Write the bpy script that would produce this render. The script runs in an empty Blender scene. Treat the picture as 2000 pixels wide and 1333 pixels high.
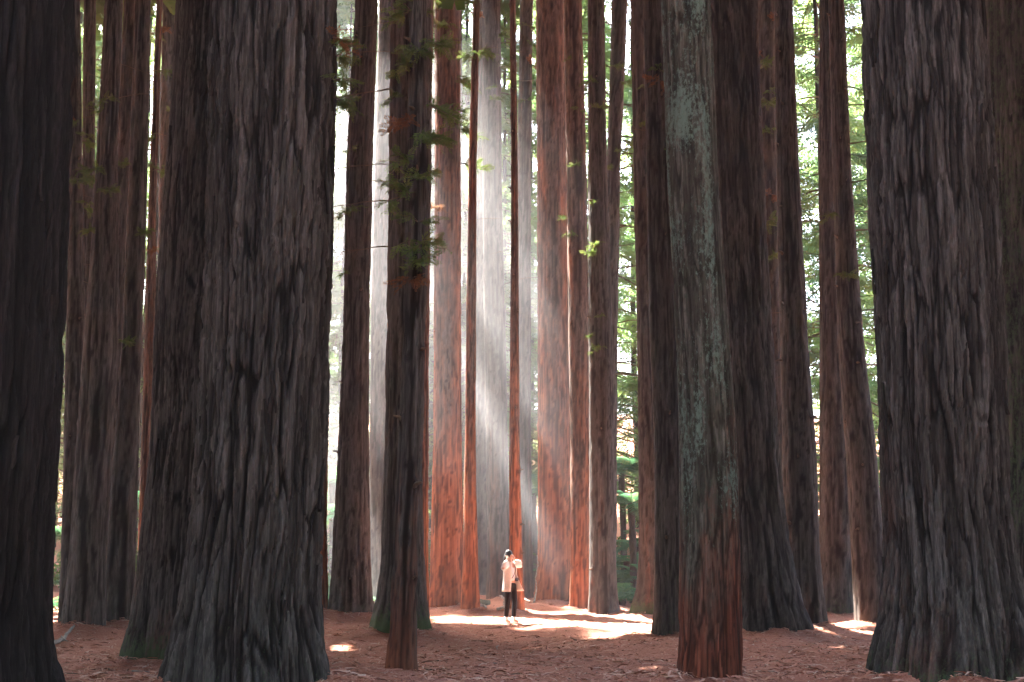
import bpy, bmesh, math, random
import numpy as np
from mathutils import Vector, Matrix

# ------------------------------------------------------------------ camera, sky, sun, exposure
scene = bpy.context.scene
COL = scene.collection
F = 2500.0                       # focal length in photograph pixels (2000 wide)
CAM_H = 1.5
PITCH = math.atan(423.0 / F)
cam_d = bpy.data.cameras.new('camera')
cam_d.sensor_width = 36.0
cam_d.lens = 36.0 * F / 2000.0
cam_d.clip_start = 0.1
cam_d.clip_end = 2000.0
cam = bpy.data.objects.new('camera', cam_d)
COL.objects.link(cam)
cam.location = (0, 0, CAM_H)
cam.rotation_euler = (math.pi / 2 + PITCH, 0, 0)
scene.camera = cam

SUN_EL = math.radians(53)
SUN_AZ = math.radians(-35)       # the sun stands behind the clearing, to the left
TO_SUN = Vector((math.cos(SUN_EL) * math.sin(SUN_AZ), math.cos(SUN_EL) * math.cos(SUN_AZ), math.sin(SUN_EL)))

world = bpy.data.worlds.new('World')
scene.world = world
world.use_nodes = True
wn = world.node_tree
wn.nodes.clear()
sky = wn.nodes.new('ShaderNodeTexSky')
sky.sky_type = 'NISHITA'
sky.sun_disc = False
sky.sun_elevation = SUN_EL
sky.sun_rotation = SUN_AZ
sky.air_density = 0.8
sky.dust_density = 4.0
sky.ozone_density = 0.3
bg = wn.nodes.new('ShaderNodeBackground')
bg.inputs['Strength'].default_value = 0.11
wo = wn.nodes.new('ShaderNodeOutputWorld')
wn.links.new(sky.outputs[0], bg.inputs[0])
wn.links.new(bg.outputs[0], wo.inputs[0])

sun_d = bpy.data.lights.new('sun', 'SUN')
sun_d.energy = 5.0
sun_d.angle = math.radians(0.5)
sun_d.color = (1.0, 0.95, 0.87)
sun = bpy.data.objects.new('sun', sun_d)
COL.objects.link(sun)
sun.rotation_euler = (-TO_SUN).to_track_quat('-Z', 'Y').to_euler()
sun.location = (-30, 60, 60)

vs = scene.view_settings
vs.view_transform = 'Standard'
vs.look = 'None'
vs.exposure = 4.45
vs.gamma = 1.0
vs.use_curve_mapping = False

cy = scene.cycles
cy.max_bounces = 6
cy.diffuse_bounces = 4
cy.glossy_bounces = 2
cy.transmission_bounces = 3
cy.volume_bounces = 1
cy.transparent_max_bounces = 8
cy.use_adaptive_sampling = False
cy.use_denoising = True
try:
    cy.denoiser = 'OPENIMAGEDENOISE'
    cy.denoising_input_passes = 'RGB_ALBEDO_NORMAL'
except Exception:
    pass
cy.sample_clamp_indirect = 0.8
cy.caustics_reflective = False
cy.caustics_refractive = False

HAZE_DENSITY = 0.0008
MIST_DENSITY = 0.0095
rng = np.random.default_rng(7)
random.seed(7)

# ------------------------------------------------------------------ helpers
FWD = np.array([0, math.cos(PITCH), math.sin(PITCH)])
UPV = np.array([0, -math.sin(PITCH), math.cos(PITCH)])


def ray(px, py):
    return FWD * F + np.array([1.0, 0, 0]) * (px - 1000.0) + UPV * (666.5 - py)


def on_ground(px, py, z=0.0):
    d = ray(px, py)
    t = (z - CAM_H) / d[2]
    return np.array([0, 0, CAM_H]) + d * t


def at_depth(px, py, Y):
    d = ray(px, py)
    return np.array([0, 0, CAM_H]) + d * (Y / d[1])


_tab = np.random.default_rng(99).random(65536).astype(np.float32) * 2 - 1


def noise3(x, y, z, seed=0):
    """smooth value noise in -1..1, numpy arrays"""
    x, y, z = np.broadcast_arrays(np.asarray(x, float), np.asarray(y, float), np.asarray(z, float))
    xi, yi, zi = np.floor(x), np.floor(y), np.floor(z)
    fx, fy, fz = x - xi, y - yi, z - zi
    fx = fx * fx * (3 - 2 * fx); fy = fy * fy * (3 - 2 * fy); fz = fz * fz * (3 - 2 * fz)
    xi = xi.astype(np.int64); yi = yi.astype(np.int64); zi = zi.astype(np.int64)

    def h(a, b, c):
        k = (a * 73856093) ^ (b * 19349663) ^ (c * 83492791) ^ (seed * 2654435)
        k = (k ^ (k >> 13)) * 1274126177
        return _tab[(k ^ (k >> 16)) & 65535]
    c00 = h(xi, yi, zi) * (1 - fx) + h(xi + 1, yi, zi) * fx
    c10 = h(xi, yi + 1, zi) * (1 - fx) + h(xi + 1, yi + 1, zi) * fx
    c01 = h(xi, yi, zi + 1) * (1 - fx) + h(xi + 1, yi, zi + 1) * fx
    c11 = h(xi, yi + 1, zi + 1) * (1 - fx) + h(xi + 1, yi + 1, zi + 1) * fx
    return (c00 * (1 - fy) + c10 * fy) * (1 - fz) + (c01 * (1 - fy) + c11 * fy) * fz


def worley(u, v, nu, seed):
    """u,v in cells, u wraps after nu cells: edge distance (F2-F1) and a random number of the nearest cell"""
    iu, iv = np.floor(u).astype(np.int64), np.floor(v).astype(np.int64)
    f1 = np.full(u.shape, 9.0); f2 = np.full(u.shape, 9.0); idr = np.zeros(u.shape)
    for a in (-1, 0, 1):
        for b in (-1, 0, 1):
            cu, cv = iu + a, iv + b
            k = ((cu % nu) * 73856093) ^ (cv * 19349663) ^ (seed * 83492791)
            k = (k ^ (k >> 13)) * 1274126177
            k = k ^ (k >> 16)
            ju = _tab[k & 65535]; jv = _tab[(k >> 7) & 65535]; ra = _tab[(k >> 11) & 65535]
            d = np.hypot(cu + .5 + .42 * ju - u, cv + .5 + .5 * jv - v)
            n = d < f1
            f2 = np.where(n, f1, np.minimum(f2, d)); idr = np.where(n, ra, idr); f1 = np.where(n, d, f1)
    return f2 - f1, idr


def sstep(a, b, x):
    t = np.clip((x - a) / (b - a), 0, 1)
    return t * t * (3 - 2 * t)


def mesh_np(name, V, Q, mat=None, smooth=True, attrs=None):
    """V (n,3), Q (m,k) -> mesh data"""
    V = np.asarray(V, np.float32); Q = np.asarray(Q, np.int32)
    me = bpy.data.meshes.new(name)
    me.vertices.add(len(V)); me.vertices.foreach_set('co', V.ravel())
    m, k = Q.shape
    me.loops.add(m * k); me.loops.foreach_set('vertex_index', Q.ravel())
    me.polygons.add(m)
    me.polygons.foreach_set('loop_start', np.arange(0, m * k, k, dtype=np.int32))
    try:
        me.polygons.foreach_set('loop_total', np.full(m, k, dtype=np.int32))
    except Exception:
        pass
    if smooth:
        me.polygons.foreach_set('use_smooth', np.ones(m, dtype=bool))
    for an, av in (attrs or {}).items():
        a = me.attributes.new(an, 'FLOAT', 'POINT')
        a.data.foreach_set('value', np.asarray(av, np.float32).ravel())
    me.update(calc_edges=True)
    if mat is not None:
        me.materials.append(mat)
    return me


def link(name, data, parent=None, loc=None):
    o = bpy.data.objects.new(name, data)
    COL.objects.link(o)
    if parent is not None:
        o.parent = parent
    if loc is not None:
        o.location = loc
    return o


def tag(o, label=None, cat=None, group=None, kind=None):
    if label: o['label'] = label
    if cat: o['category'] = cat
    if group: o['group'] = group
    if kind: o['kind'] = kind
    return o


class MB:
    """collects tubes and raw polys (quads) into one mesh"""
    def __init__(s):
        s.V = []; s.Q = []; s.n = 0

    def add(s, V, Q):
        s.V.append(np.asarray(V, float)); s.Q.append(np.asarray(Q, int) + s.n); s.n += len(V)

    def tube(s, pts, rad, sides=6, cap=True):
        pts = np.asarray(pts, float); n = len(pts)
        rad = np.broadcast_to(np.asarray(rad, float), (n,))
        T = np.gradient(pts, axis=0)
        T /= np.linalg.norm(T, axis=1)[:, None] + 1e-9
        ref = np.array([0, 0, 1.0]) if abs(T[0, 2]) < .9 else np.array([1.0, 0, 0])
        A = np.cross(T, ref); A /= np.linalg.norm(A, axis=1)[:, None] + 1e-9
        B = np.cross(T, A)
        th = np.linspace(0, 2 * np.pi, sides, endpoint=False)
        V = pts[:, None] + rad[:, None, None] * (A[:, None] * np.cos(th)[None, :, None] + B[:, None] * np.sin(th)[None, :, None])
        V = V.reshape(-1, 3)
        i = np.arange(n - 1)[:, None] * sides; j = np.arange(sides)[None]; j2 = (j + 1) % sides
        Q = np.stack([i + j, i + j2, i + sides + j2, i + sides + j], -1).reshape(-1, 4)
        if cap:
            V = np.vstack([V, pts[0], pts[-1]])
            a, b = n * sides, n * sides + 1
            jj = np.arange(0, sides, 2)
            q0 = np.stack([np.full(len(jj), a), (jj + 2) % sides, (jj + 1) % sides, jj], -1)
            o = (n - 1) * sides
            q1 = np.stack([np.full(len(jj), b), o + jj, o + (jj + 1) % sides, o + (jj + 2) % sides], -1)
            if sides % 2 == 0:
                Q = np.vstack([Q, q0, q1])
        s.add(V, Q)

    def ring_loft(s, rings, closed=True):
        """rings: list of (k,3) arrays"""
        R = np.asarray(rings, float); n, k, _ = R.shape
        i = np.arange(n - 1)[:, None] * k
        j = np.arange(k if closed else k - 1)[None]; j2 = (j + 1) % k
        s.add(R.reshape(-1, 3), np.stack([i + j, i + j2, i + k + j2, i + k + j], -1).reshape(-1, 4))

    def mesh(s, name, mat, smooth=True):
        return mesh_np(name, np.vstack(s.V), np.vstack(s.Q), mat, smooth)


# ------------------------------------------------------------------ materials
def new_mat(name):
    m = bpy.data.materials.new(name); m.use_nodes = True
    nt = m.node_tree; nt.nodes.clear()
    out = nt.nodes.new('ShaderNodeOutputMaterial')
    return m, nt, out


def N(nt, t, **kw):
    n = nt.nodes.new(t)
    for k, v in kw.items():
        if k in n.inputs: n.inputs[k].default_value = v
        else: setattr(n, k, v)
    return n


def mixc(nt, fac, a, b, mode='MIX'):
    n = nt.nodes.new('ShaderNodeMix'); n.data_type = 'RGBA'; n.blend_type = mode
    for sock, v in ((n.inputs[0], fac), (n.inputs[6], a), (n.inputs[7], b)):
        if hasattr(v, 'links'): nt.links.new(v, sock)
        else: sock.default_value = v if isinstance(v, float) else (*v, 1.0) if len(v) == 3 else v
    return n.outputs[2]


def ramp(nt, fac, stops):
    n = nt.nodes.new('ShaderNodeValToRGB')
    e = n.color_ramp.elements
    while len(e) < len(stops): e.new(0.5)
    for el, (p, c) in zip(e, stops):
        el.position = p
        el.color = (*c, 1) if not isinstance(c, float) else (c, c, c, 1)
    nt.links.new(fac, n.inputs[0])
    return n.outputs[0]


def stretched_noise(nt, scale_xyz, scale, detail=4.0, rough=0.6, rnd=True):
    tc = N(nt, 'ShaderNodeTexCoord')
    mp = N(nt, 'ShaderNodeMapping'); mp.inputs['Scale'].default_value = scale_xyz
    nt.links.new(tc.outputs['Object'], mp.inputs['Vector'])
    if rnd:
        oi = N(nt, 'ShaderNodeObjectInfo')
        mul = N(nt, 'ShaderNodeMath', operation='MULTIPLY'); mul.inputs[1].default_value = 37.0
        nt.links.new(oi.outputs['Random'], mul.inputs[0])
        cb = N(nt, 'ShaderNodeCombineXYZ')
        nt.links.new(mul.outputs[0], cb.inputs[2]); nt.links.new(mul.outputs[0], cb.inputs[0])
        nt.links.new(cb.outputs[0], mp.inputs['Location'])
    no = N(nt, 'ShaderNodeTexNoise'); no.inputs['Scale'].default_value = scale
    no.inputs['Detail'].default_value = detail; no.inputs['Roughness'].default_value = rough
    nt.links.new(mp.outputs[0], no.inputs['Vector'])
    return no.outputs['Fac']


def attr(nt, name):
    a = N(nt, 'ShaderNodeAttribute'); a.attribute_name = name
    return a.outputs['Fac']


def bark_material(name, ridge, groove, red, moss=(0.060, 0.092, 0.040), lichen=(0.20, 0.30, 0.25), fine=60.0):
    m, nt, out = new_mat(name)
    b = N(nt, 'ShaderNodeBsdfPrincipled'); b.inputs['Roughness'].default_value = 0.9
    b.inputs['Specular IOR Level'].default_value = 0.15
    n1 = stretched_noise(nt, (1, 1, 0.06), fine, 5, 0.65)
    n2 = stretched_noise(nt, (1, 1, 0.3), 3.0, 4, 0.6)
    n3 = stretched_noise(nt, (1, 1, 0.03), 18.0, 4, 0.65)
    r1 = tuple(c * 0.45 for c in ridge); r2 = tuple(min(1, c * 1.7) for c in ridge)
    rid = ramp(nt, n1, [(0.3, r1), (0.52, ridge), (0.72, r2)])
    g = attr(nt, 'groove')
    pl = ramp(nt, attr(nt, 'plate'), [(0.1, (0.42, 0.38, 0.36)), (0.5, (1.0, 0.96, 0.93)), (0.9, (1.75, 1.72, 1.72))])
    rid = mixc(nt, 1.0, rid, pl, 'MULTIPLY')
    c = mixc(nt, g, rid, groove)  # furrows' own darker tone, deepened to stand in for their shade
    # rusty bark: more at the foot of the trunk (attribute), in long fibres
    red1 = tuple(x * 0.6 for x in red); red2 = tuple(min(1, x * 1.4) for x in red)
    redc = ramp(nt, n3, [(0.3, red1), (0.5, red), (0.72, red2)])
    t = attr(nt, 'tint')
    tm = N(nt, 'ShaderNodeMath', operation='MULTIPLY_ADD'); tm.inputs[1].default_value = 0.5
    nt.links.new(n2, tm.inputs[0])
    nt.links.new(t, tm.inputs[2])
    tn = N(nt, 'ShaderNodeMath', operation='MULTIPLY_ADD'); tn.inputs[1].default_value = 0.7
    nt.links.new(stretched_noise(nt, (1, 1, 0.22), 11.0, 6, 0.75), tn.inputs[0]); nt.links.new(tm.outputs[0], tn.inputs[2])
    tq_ = N(nt, 'ShaderNodeMath', operation='SUBTRACT'); tq_.inputs[1].default_value = 0.35
    nt.links.new(tn.outputs[0], tq_.inputs[0])
    tr = ramp(nt, tq_.outputs[0], [(0.42, 0.0), (0.85, 1.0)])
    redg = mixc(nt, g, mixc(nt, 1.0, redc, pl, 'MULTIPLY'), tuple(x * 0.3 for x in red))
    c = mixc(nt, tr, c, redg)
    # moss and lichen
    ms = attr(nt, 'moss')
    n4 = stretched_noise(nt, (1, 1, 0.5), 16.0, 6, 0.8)
    mm = N(nt, 'ShaderNodeMath', operation='MULTIPLY_ADD'); mm.inputs[1].default_value = 1.2
    nt.links.new(n4, mm.inputs[0]); nt.links.new(ms, mm.inputs[2])
    c = mixc(nt, ramp(nt, mm.outputs[0], [(0.80, 0.0), (1.05, 0.9)]), c, moss)
    li = attr(nt, 'lichen')
    n5 = stretched_noise(nt, (1, 1, 0.5), 24.0, 6, 0.8)
    l5 = N(nt, 'ShaderNodeMath', operation='MULTIPLY_ADD'); l5.inputs[1].default_value = 2.2; l5.inputs[2].default_value = -1.1
    nt.links.new(n5, l5.inputs[0])
    lm = N(nt, 'ShaderNodeMath', operation='ADD')
    nt.links.new(l5.outputs[0], lm.inputs[0]); nt.links.new(li, lm.inputs[1])
    lf = N(nt, 'ShaderNodeMath', operation='MULTIPLY')
    nt.links.new(ramp(nt, lm.outputs[0], [(0.22, 0.0), (0.48, 0.85)]), lf.inputs[0])
    nt.links.new(ramp(nt, li, [(0.0, 0.0), (0.06, 1.0)]), lf.inputs[1])
    c = mixc(nt, lf.outputs[0], c, lichen)
    nt.links.new(c, b.inputs['Base Color'])
    bp = N(nt, 'ShaderNodeBump'); bp.inputs['Strength'].default_value = 1.0; bp.inputs['Distance'].default_value = 0.02
    nt.links.new(n1, bp.inputs['Height'])
    bp2 = N(nt, 'ShaderNodeBump'); bp2.inputs['Strength'].default_value = 0.5; bp2.inputs['Distance'].default_value = 0.02
    nt.links.new(n3, bp2.inputs['Height']); nt.links.new(bp.outputs[0], bp2.inputs['Normal'])
    nt.links.new(bp2.outputs[0], b.inputs['Normal'])
    nt.links.new(b.outputs[0], out.inputs[0])
    return m


M = {}
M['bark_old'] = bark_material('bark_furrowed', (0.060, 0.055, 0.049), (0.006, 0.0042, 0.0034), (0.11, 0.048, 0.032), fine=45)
M['bark_shade'] = bark_material('bark_painted_shade', (0.014, 0.012, 0.011), (0.003, 0.0025, 0.002), (0.05, 0.022, 0.015), fine=45)  # bark blackened in place of deep shade and vignette
M['bark_mid'] = bark_material('bark_fibrous', (0.076, 0.068, 0.060), (0.012, 0.0075, 0.0055), (0.18, 0.065, 0.034), fine=70)
M['bark_red'] = bark_material('bark_rusty', (0.125, 0.085, 0.066), (0.030, 0.014, 0.009), (0.31, 0.110, 0.048), fine=75)
M['bark_moss'] = bark_material('bark_lichened', (0.080, 0.078, 0.062), (0.020, 0.016, 0.011), (0.14, 0.045, 0.026),
                               moss=(0.050, 0.062, 0.040), lichen=(0.15, 0.215, 0.170), fine=55)


def simple(name, col, rough=0.8, var=0.3, scale=20.0, spec=0.2):
    m, nt, out = new_mat(name)
    b = N(nt, 'ShaderNodeBsdfPrincipled'); b.inputs['Roughness'].default_value = rough
    b.inputs['Specular IOR Level'].default_value = spec
    n1 = stretched_noise(nt, (1, 1, 1), scale, 4, 0.6)
    c = ramp(nt, n1, [(0.3, tuple(x * (1 - var) for x in col)), (0.7, tuple(min(1, x * (1 + var)) for x in col))])
    nt.links.new(c, b.inputs['Base Color'])
    nt.links.new(b.outputs[0], out.inputs[0])
    return m


def leaf_material(name, cols, trans, tfac=0.5, scale=1.3):
    m, nt, out = new_mat(name)
    d = N(nt, 'ShaderNodeBsdfDiffuse'); t = N(nt, 'ShaderNodeBsdfTranslucent')
    n1 = stretched_noise(nt, (1, 1, 1), scale, 3, 0.7)
    c = ramp(nt, n1, [(0.3, cols[0]), (0.5, cols[1]), (0.68, cols[2])])
    c2 = ramp(nt, n1, [(0.3, trans[0]), (0.5, trans[1]), (0.68, trans[2])])
    nt.links.new(c, d.inputs[0]); nt.links.new(c2, t.inputs[0])
    mx = N(nt, 'ShaderNodeMixShader'); mx.inputs[0].default_value = tfac
    nt.links.new(d.outputs[0], mx.inputs[1]); nt.links.new(t.outputs[0], mx.inputs[2])
    nt.links.new(mx.outputs[0], out.inputs[0])
    return m


M['leaf'] = leaf_material('redwood_needles', [(0.06, 0.095, 0.030), (0.10, 0.145, 0.040), (0.17, 0.17, 0.05)],
                          [(0.07, 0.12, 0.03), (0.11, 0.16, 0.035), (0.17, 0.18, 0.05)], 0.4, 2.5)
M['leaf_far'] = leaf_material('far_needles', [(0.045, 0.095, 0.050), (0.070, 0.125, 0.050), (0.105, 0.145, 0.050)],
                              [(0.12, 0.24, 0.11), (0.19, 0.31, 0.10), (0.28, 0.34, 0.09)], 0.6, 0.25)
M['leaf_crown'] = leaf_material('crown_needles', [(0.035, 0.062, 0.022), (0.055, 0.09, 0.028), (0.085, 0.10, 0.035)],
                                [(0.07, 0.13, 0.03), (0.11, 0.18, 0.04), (0.17, 0.20, 0.05)], 0.42, 0.5)
M['fern'] = leaf_material('fern_leaf', [(0.045, 0.115, 0.065), (0.065, 0.145, 0.075), (0.09, 0.16, 0.06)],
                          [(0.05, 0.17, 0.09), (0.09, 0.22, 0.09), (0.15, 0.25, 0.07)], 0.45, 1.5)
M['shrub'] = leaf_material('shrub_leaf', [(0.035, 0.075, 0.030), (0.055, 0.105, 0.035), (0.08, 0.12, 0.035)],
                           [(0.05, 0.12, 0.03), (0.09, 0.17, 0.035), (0.15, 0.2, 0.04)], 0.45, 1.5)
M['dead_leaf'] = leaf_material('dead_needles', [(0.13, 0.055, 0.025), (0.20, 0.085, 0.035), (0.25, 0.13, 0.05)],
                               [(0.13, 0.055, 0.025), (0.20, 0.085, 0.035), (0.25, 0.13, 0.05)], 0.3, 4.0)
M['twig'] = simple('twig_bark', (0.11, 0.075, 0.05), 0.9, 0.4, 30)
M['grey_wood'] = simple('weathered_wood', (0.33, 0.29, 0.25), 0.85, 0.35, 14)
M['fern_stem'] = simple('fern_trunk', (0.05, 0.035, 0.025), 0.95, 0.5, 25)
M['rock'] = simple('mossy_rock', (0.10, 0.12, 0.08), 0.9, 0.5, 8)

# ------------------------------------------------------------------ tree records: photograph outline (y, left, right)
# D: distance of the trunk axis; from the foot's ground contact when a base y is given
TREES = []


def rec(pts, base=None, D=None, H=32.0, bark='bark_mid', tint=0.35, tint_h=2.5, moss=0.0, moss_h=0.5, lichen=0.0,
        amp=0.02, fx=14.0, lobes=6, stubs=0, label='', group='redwood trunks of the grove', crown=True, name='redwood_tree', lod=1.0, name_key=''):
    TREES.append(dict(pts=pts, base=base, D=D, H=H, bark=bark, tint=tint, tint_h=tint_h, moss=moss, moss_h=moss_h, lichen=lichen,
                      amp=amp, fx=fx, lobes=lobes, stubs=stubs, label=label, group=group, crown=crown, name=name, lod=lod, key=name_key))


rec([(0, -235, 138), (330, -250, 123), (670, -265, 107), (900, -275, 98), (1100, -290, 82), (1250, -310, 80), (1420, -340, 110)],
    base=1420, H=36, bark='bark_shade', amp=0.040, fx=10, tint=0.0, label='massive near-black redwood trunk in the deepest shade, next to fallen grey sticks', name_key='T1', lod=1.35)
rec([(0, 133, 156), (330, 134, 161), (670, 130, 165), (1000, 122, 170), (1230, 116, 180)], D=29.0, H=30, amp=0.015, fx=16, tint=0.1, stubs=10,
    label='slim dark redwood bristling with short dead side branches, beside a smoother trunk', name_key='T2')
rec([(0, 164, 187), (330, 161, 184), (670, 158, 188), (1200, 150, 195)], D=33.0, H=29, amp=0.014, fx=17, tint=0.2,
    label='thin brown redwood standing just behind the trunk bristling with dead branches', name_key='T2b')
rec([(0, 206, 239), (300, 190, 230), (500, 178, 231), (670, 165, 230), (900, 148, 216), (1100, 134, 204), (1240, 118, 206)], base=1241, H=31, amp=0.018, fx=15,
    tint=0.18, moss=0.1, label='brown redwood with a slight lean, in front of the trunk bristling with dead branches', name_key='T3')
rec([(0, 243, 268), (300, 227, 260), (550, 214, 246), (900, 196, 235), (1200, 185, 230)], D=31.0, H=30, amp=0.014, fx=17, tint=0.40,
    label='leaning reddish redwood squeezed between a brown and a blue-grey trunk', name_key='T4')
rec([(0, 264, 295), (300, 254, 288), (500, 246, 283), (670, 239, 277), (900, 221, 270), (1100, 208, 264), (1237, 202, 266)], base=1237, H=31, amp=0.016, fx=16,
    tint=0.0, moss=0.2, label='blue-grey redwood with straight sides and a mossy dark foot', name_key='T5')
rec([(0, 306, 318), (400, 290, 305), (670, 283, 304), (1000, 272, 296), (1200, 266, 294)], D=34.0, H=27, amp=0.010, fx=20, tint=0.8, bark='bark_red',
    label='narrow rust-brown redwood next to the left side of the twin giants', name_key='T6')
rec([(0, 318, 345), (670, 304, 340), (1180, 292, 336)], D=44.0, H=27, amp=0.012, fx=18, tint=0.2,
    label='pale hazy redwood far behind the narrow rust-brown one', name_key='T6b')
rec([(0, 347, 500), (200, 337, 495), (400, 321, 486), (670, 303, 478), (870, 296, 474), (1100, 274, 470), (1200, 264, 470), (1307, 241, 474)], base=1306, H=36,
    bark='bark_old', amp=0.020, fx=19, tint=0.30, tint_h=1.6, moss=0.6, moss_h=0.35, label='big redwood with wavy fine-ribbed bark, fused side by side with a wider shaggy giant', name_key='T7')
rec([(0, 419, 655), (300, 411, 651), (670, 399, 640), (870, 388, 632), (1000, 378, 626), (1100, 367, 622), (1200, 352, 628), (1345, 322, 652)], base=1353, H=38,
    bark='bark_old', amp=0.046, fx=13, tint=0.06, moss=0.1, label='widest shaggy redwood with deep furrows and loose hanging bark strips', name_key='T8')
rec([(0, 600, 655), (300, 598, 652), (670, 590, 642), (1000, 582, 638), (1200, 575, 640)], D=31.0, H=30, bark='bark_red', amp=0.016, fx=18, tint=0.9,
    label='orange sunlit redwood peeping out from behind the widest shaggy trunk', name_key='T9')
rec([(0, 694, 738), (335, 676, 727), (670, 669, 721), (870, 660, 721), (1000, 653, 722), (1100, 648, 723), (1160, 643, 728), (1215, 632, 736)], base=1217, H=33,
    amp=0.022, fx=15, tint=0.12, moss=0.15, stubs=14, label='straight grey-brown redwood with small knots and a flared foot, beside a misty pale trunk', name_key='T10')
rec([(0, 740, 790), (500, 727, 785), (1000, 721, 785), (1180, 716, 788)], D=41.0, H=32, amp=0.016, fx=16, tint=0.1,
    label='redwood veiled pale blue by the brightest mist, rising behind the mossy-footed trunk', name_key='T11')
rec([(0, 764, 842), (335, 760, 843), (670, 755, 830), (870, 752, 826), (1000, 747, 826), (1100, 743, 829), (1170, 736, 836), (1245, 714, 848)], base=1249, H=34,
    amp=0.026, fx=14, tint=0.05, moss=0.95, moss_h=0.30, label='dark redwood with bright green moss on its splayed foot', name_key='T12')
rec([(0, 800, 834), (335, 795, 838), (670, 787, 828), (870, 779, 824), (1000, 770, 820), (1150, 764, 816), (1280, 757, 813), (1330, 751, 816)], base=1330, H=24,
    amp=0.018, fx=18, tint=0.55, tint_h=1.6, stubs=16, label='slim redwood sprouting leafy shoots, standing in front of the mossy-footed trunk', name_key='T13')
rec([(0, 800, 846), (670, 792, 838), (1000, 786, 836), (1225, 776, 838)], D=27.5, H=29, bark='bark_red', amp=0.014, fx=18, tint=0.9,
    label='orange-lit redwood showing only an edge beyond the mossy-footed trunk', name_key='T14')
rec([(0, 849, 899), (335, 849, 899), (670, 847, 901), (870, 846, 902), (1100, 841, 905), (1190, 836, 910)], base=1193, H=33, bark='bark_red', amp=0.018, fx=17,
    tint=0.80, tint_h=6.0, label='straight orange-brown redwood next to a slender orange sapling, at the clearing edge', name_key='T15')
rec([(0, 925, 936), (335, 916, 930), (670, 911, 929), (870, 909, 928), (1100, 906, 932), (1198, 902, 936)], base=1199, H=24, bark='bark_red', amp=0.008, fx=22,
    tint=0.85, tint_h=4.5, label='slender leaning orange sapling redwood between two wide trunks', name_key='T16')
rec([(0, 934, 958), (335, 926, 955), (670, 926, 958), (1000, 924, 962), (1190, 920, 966)], D=46.0, H=30, amp=0.012, fx=18, tint=0.1,
    label='misty grey redwood crossed by the light shafts, touching a wider mauve trunk', name_key='T17a')
rec([(0, 941, 975), (335, 942, 979), (670, 946, 988), (870, 950, 992), (1100, 951, 998), (1188, 948, 1002)], base=1181, H=32, bark='bark_mid', amp=0.018, fx=16, tint=0.35,
    label='wide mauve-brown redwood crossed by slanting light shafts, behind the person', name_key='T17b')
rec([(0, 996, 1006), (335, 999, 1011), (670, 997, 1013), (870, 996, 1014), (1100, 996, 1019), (1198, 996, 1024)], base=1199, H=22, bark='bark_red', amp=0.007, fx=22, tint=0.75,
    tint_h=4.5, stubs=26, label='slender knotty redwood right behind the person', name_key='T18')
rec([(0, 1016, 1041), (335, 1010, 1037), (670, 1012, 1037), (870, 1013, 1037), (1100, 1017, 1041), (1175, 1015, 1043)], base=1177, H=28, amp=0.012, fx=18, tint=0.45,
    label='smooth pinkish redwood behind the slender knotty one', name_key='T19')
rec([(0, 1047, 1103), (335, 1049, 1108), (670, 1050, 1114), (870, 1050, 1118), (1100, 1050, 1121), (1183, 1042, 1124)], base=1185, H=35, bark='bark_red', amp=0.022, fx=16,
    tint=0.80, tint_h=6.0, label='wide orange redwood with a sunlit edge and a white vine at its foot', name_key='T20')
rec([(0, 1100, 1136), (335, 1106, 1146), (670, 1110, 1150), (870, 1114, 1152), (1100, 1114, 1152), (1192, 1112, 1154)], base=1194, H=31, bark='bark_red', amp=0.014, fx=18, tint=0.65,
    tint_h=4.0, label='dark red redwood pressed between the wide orange trunk and a brown one', name_key='T21')
rec([(0, 1149, 1180), (335, 1150, 1185), (670, 1150, 1197), (870, 1151, 1199), (1000, 1151, 1200), (1100, 1150, 1203), (1160, 1149, 1206), (1204, 1145, 1215)], base=1205, H=31, amp=0.016, fx=17,
    tint=0.22, stubs=10, label='brown redwood with tufts of dry leafy twigs, bordering the fern gap', name_key='T22')
rec([(0, 1195, 1226), (335, 1185, 1212), (670, 1180, 1206), (1190, 1172, 1204)], D=39.0, H=26, amp=0.012, fx=18, tint=0.2,
    label='slim redwood with long bare side limbs reaching over the fern gap', name_key='T23')
rec([(0, 1231, 1262), (335, 1238, 1268), (670, 1244, 1274), (870, 1247, 1284), (1100, 1247, 1286), (1160, 1240, 1288), (1207, 1226, 1290)], base=1209, H=31, amp=0.020, fx=15, tint=0.25,
    moss=0.8, moss_h=0.3, label='furrowed redwood with moss creeping over its roots, bordering the fern gap', name_key='T24')
rec([(0, 1256, 1294), (335, 1262, 1310), (670, 1269, 1324), (870, 1278, 1328), (1100, 1279, 1332), (1200, 1277, 1336), (1243, 1272, 1340)], base=1245, H=32, amp=0.020, fx=15, tint=0.18, moss=0.15, stubs=8,
    label='brown ribbed redwood tucked against the lichen-covered trunk', name_key='T25')
rec([(0, 1292, 1389), (335, 1303, 1402), (670, 1321, 1424), (870, 1327, 1439), (1100, 1329, 1447), (1250, 1325, 1452), (1340, 1320, 1458)], base=1346, H=35, bark='bark_moss', amp=0.014, fx=17,
    tint=0.75, tint_h=1.3, moss=0.16, moss_h=30, lichen=0.24, lobes=4, label='redwood with smooth bark, pale green lichen above and rusty red below', name_key='T26')
rec([(0, 1384, 1477), (335, 1396, 1490), (670, 1412, 1508), (870, 1425, 1521), (1000, 1432, 1533), (1100, 1434, 1550), (1180, 1432, 1566), (1240, 1424, 1588)], base=1246, H=35, bark='bark_old', amp=0.036, fx=11, tint=0.12,
    label='dark deeply furrowed redwood with a wide skirt-like foot, behind the lichen-covered trunk', name_key='T27')
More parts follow.
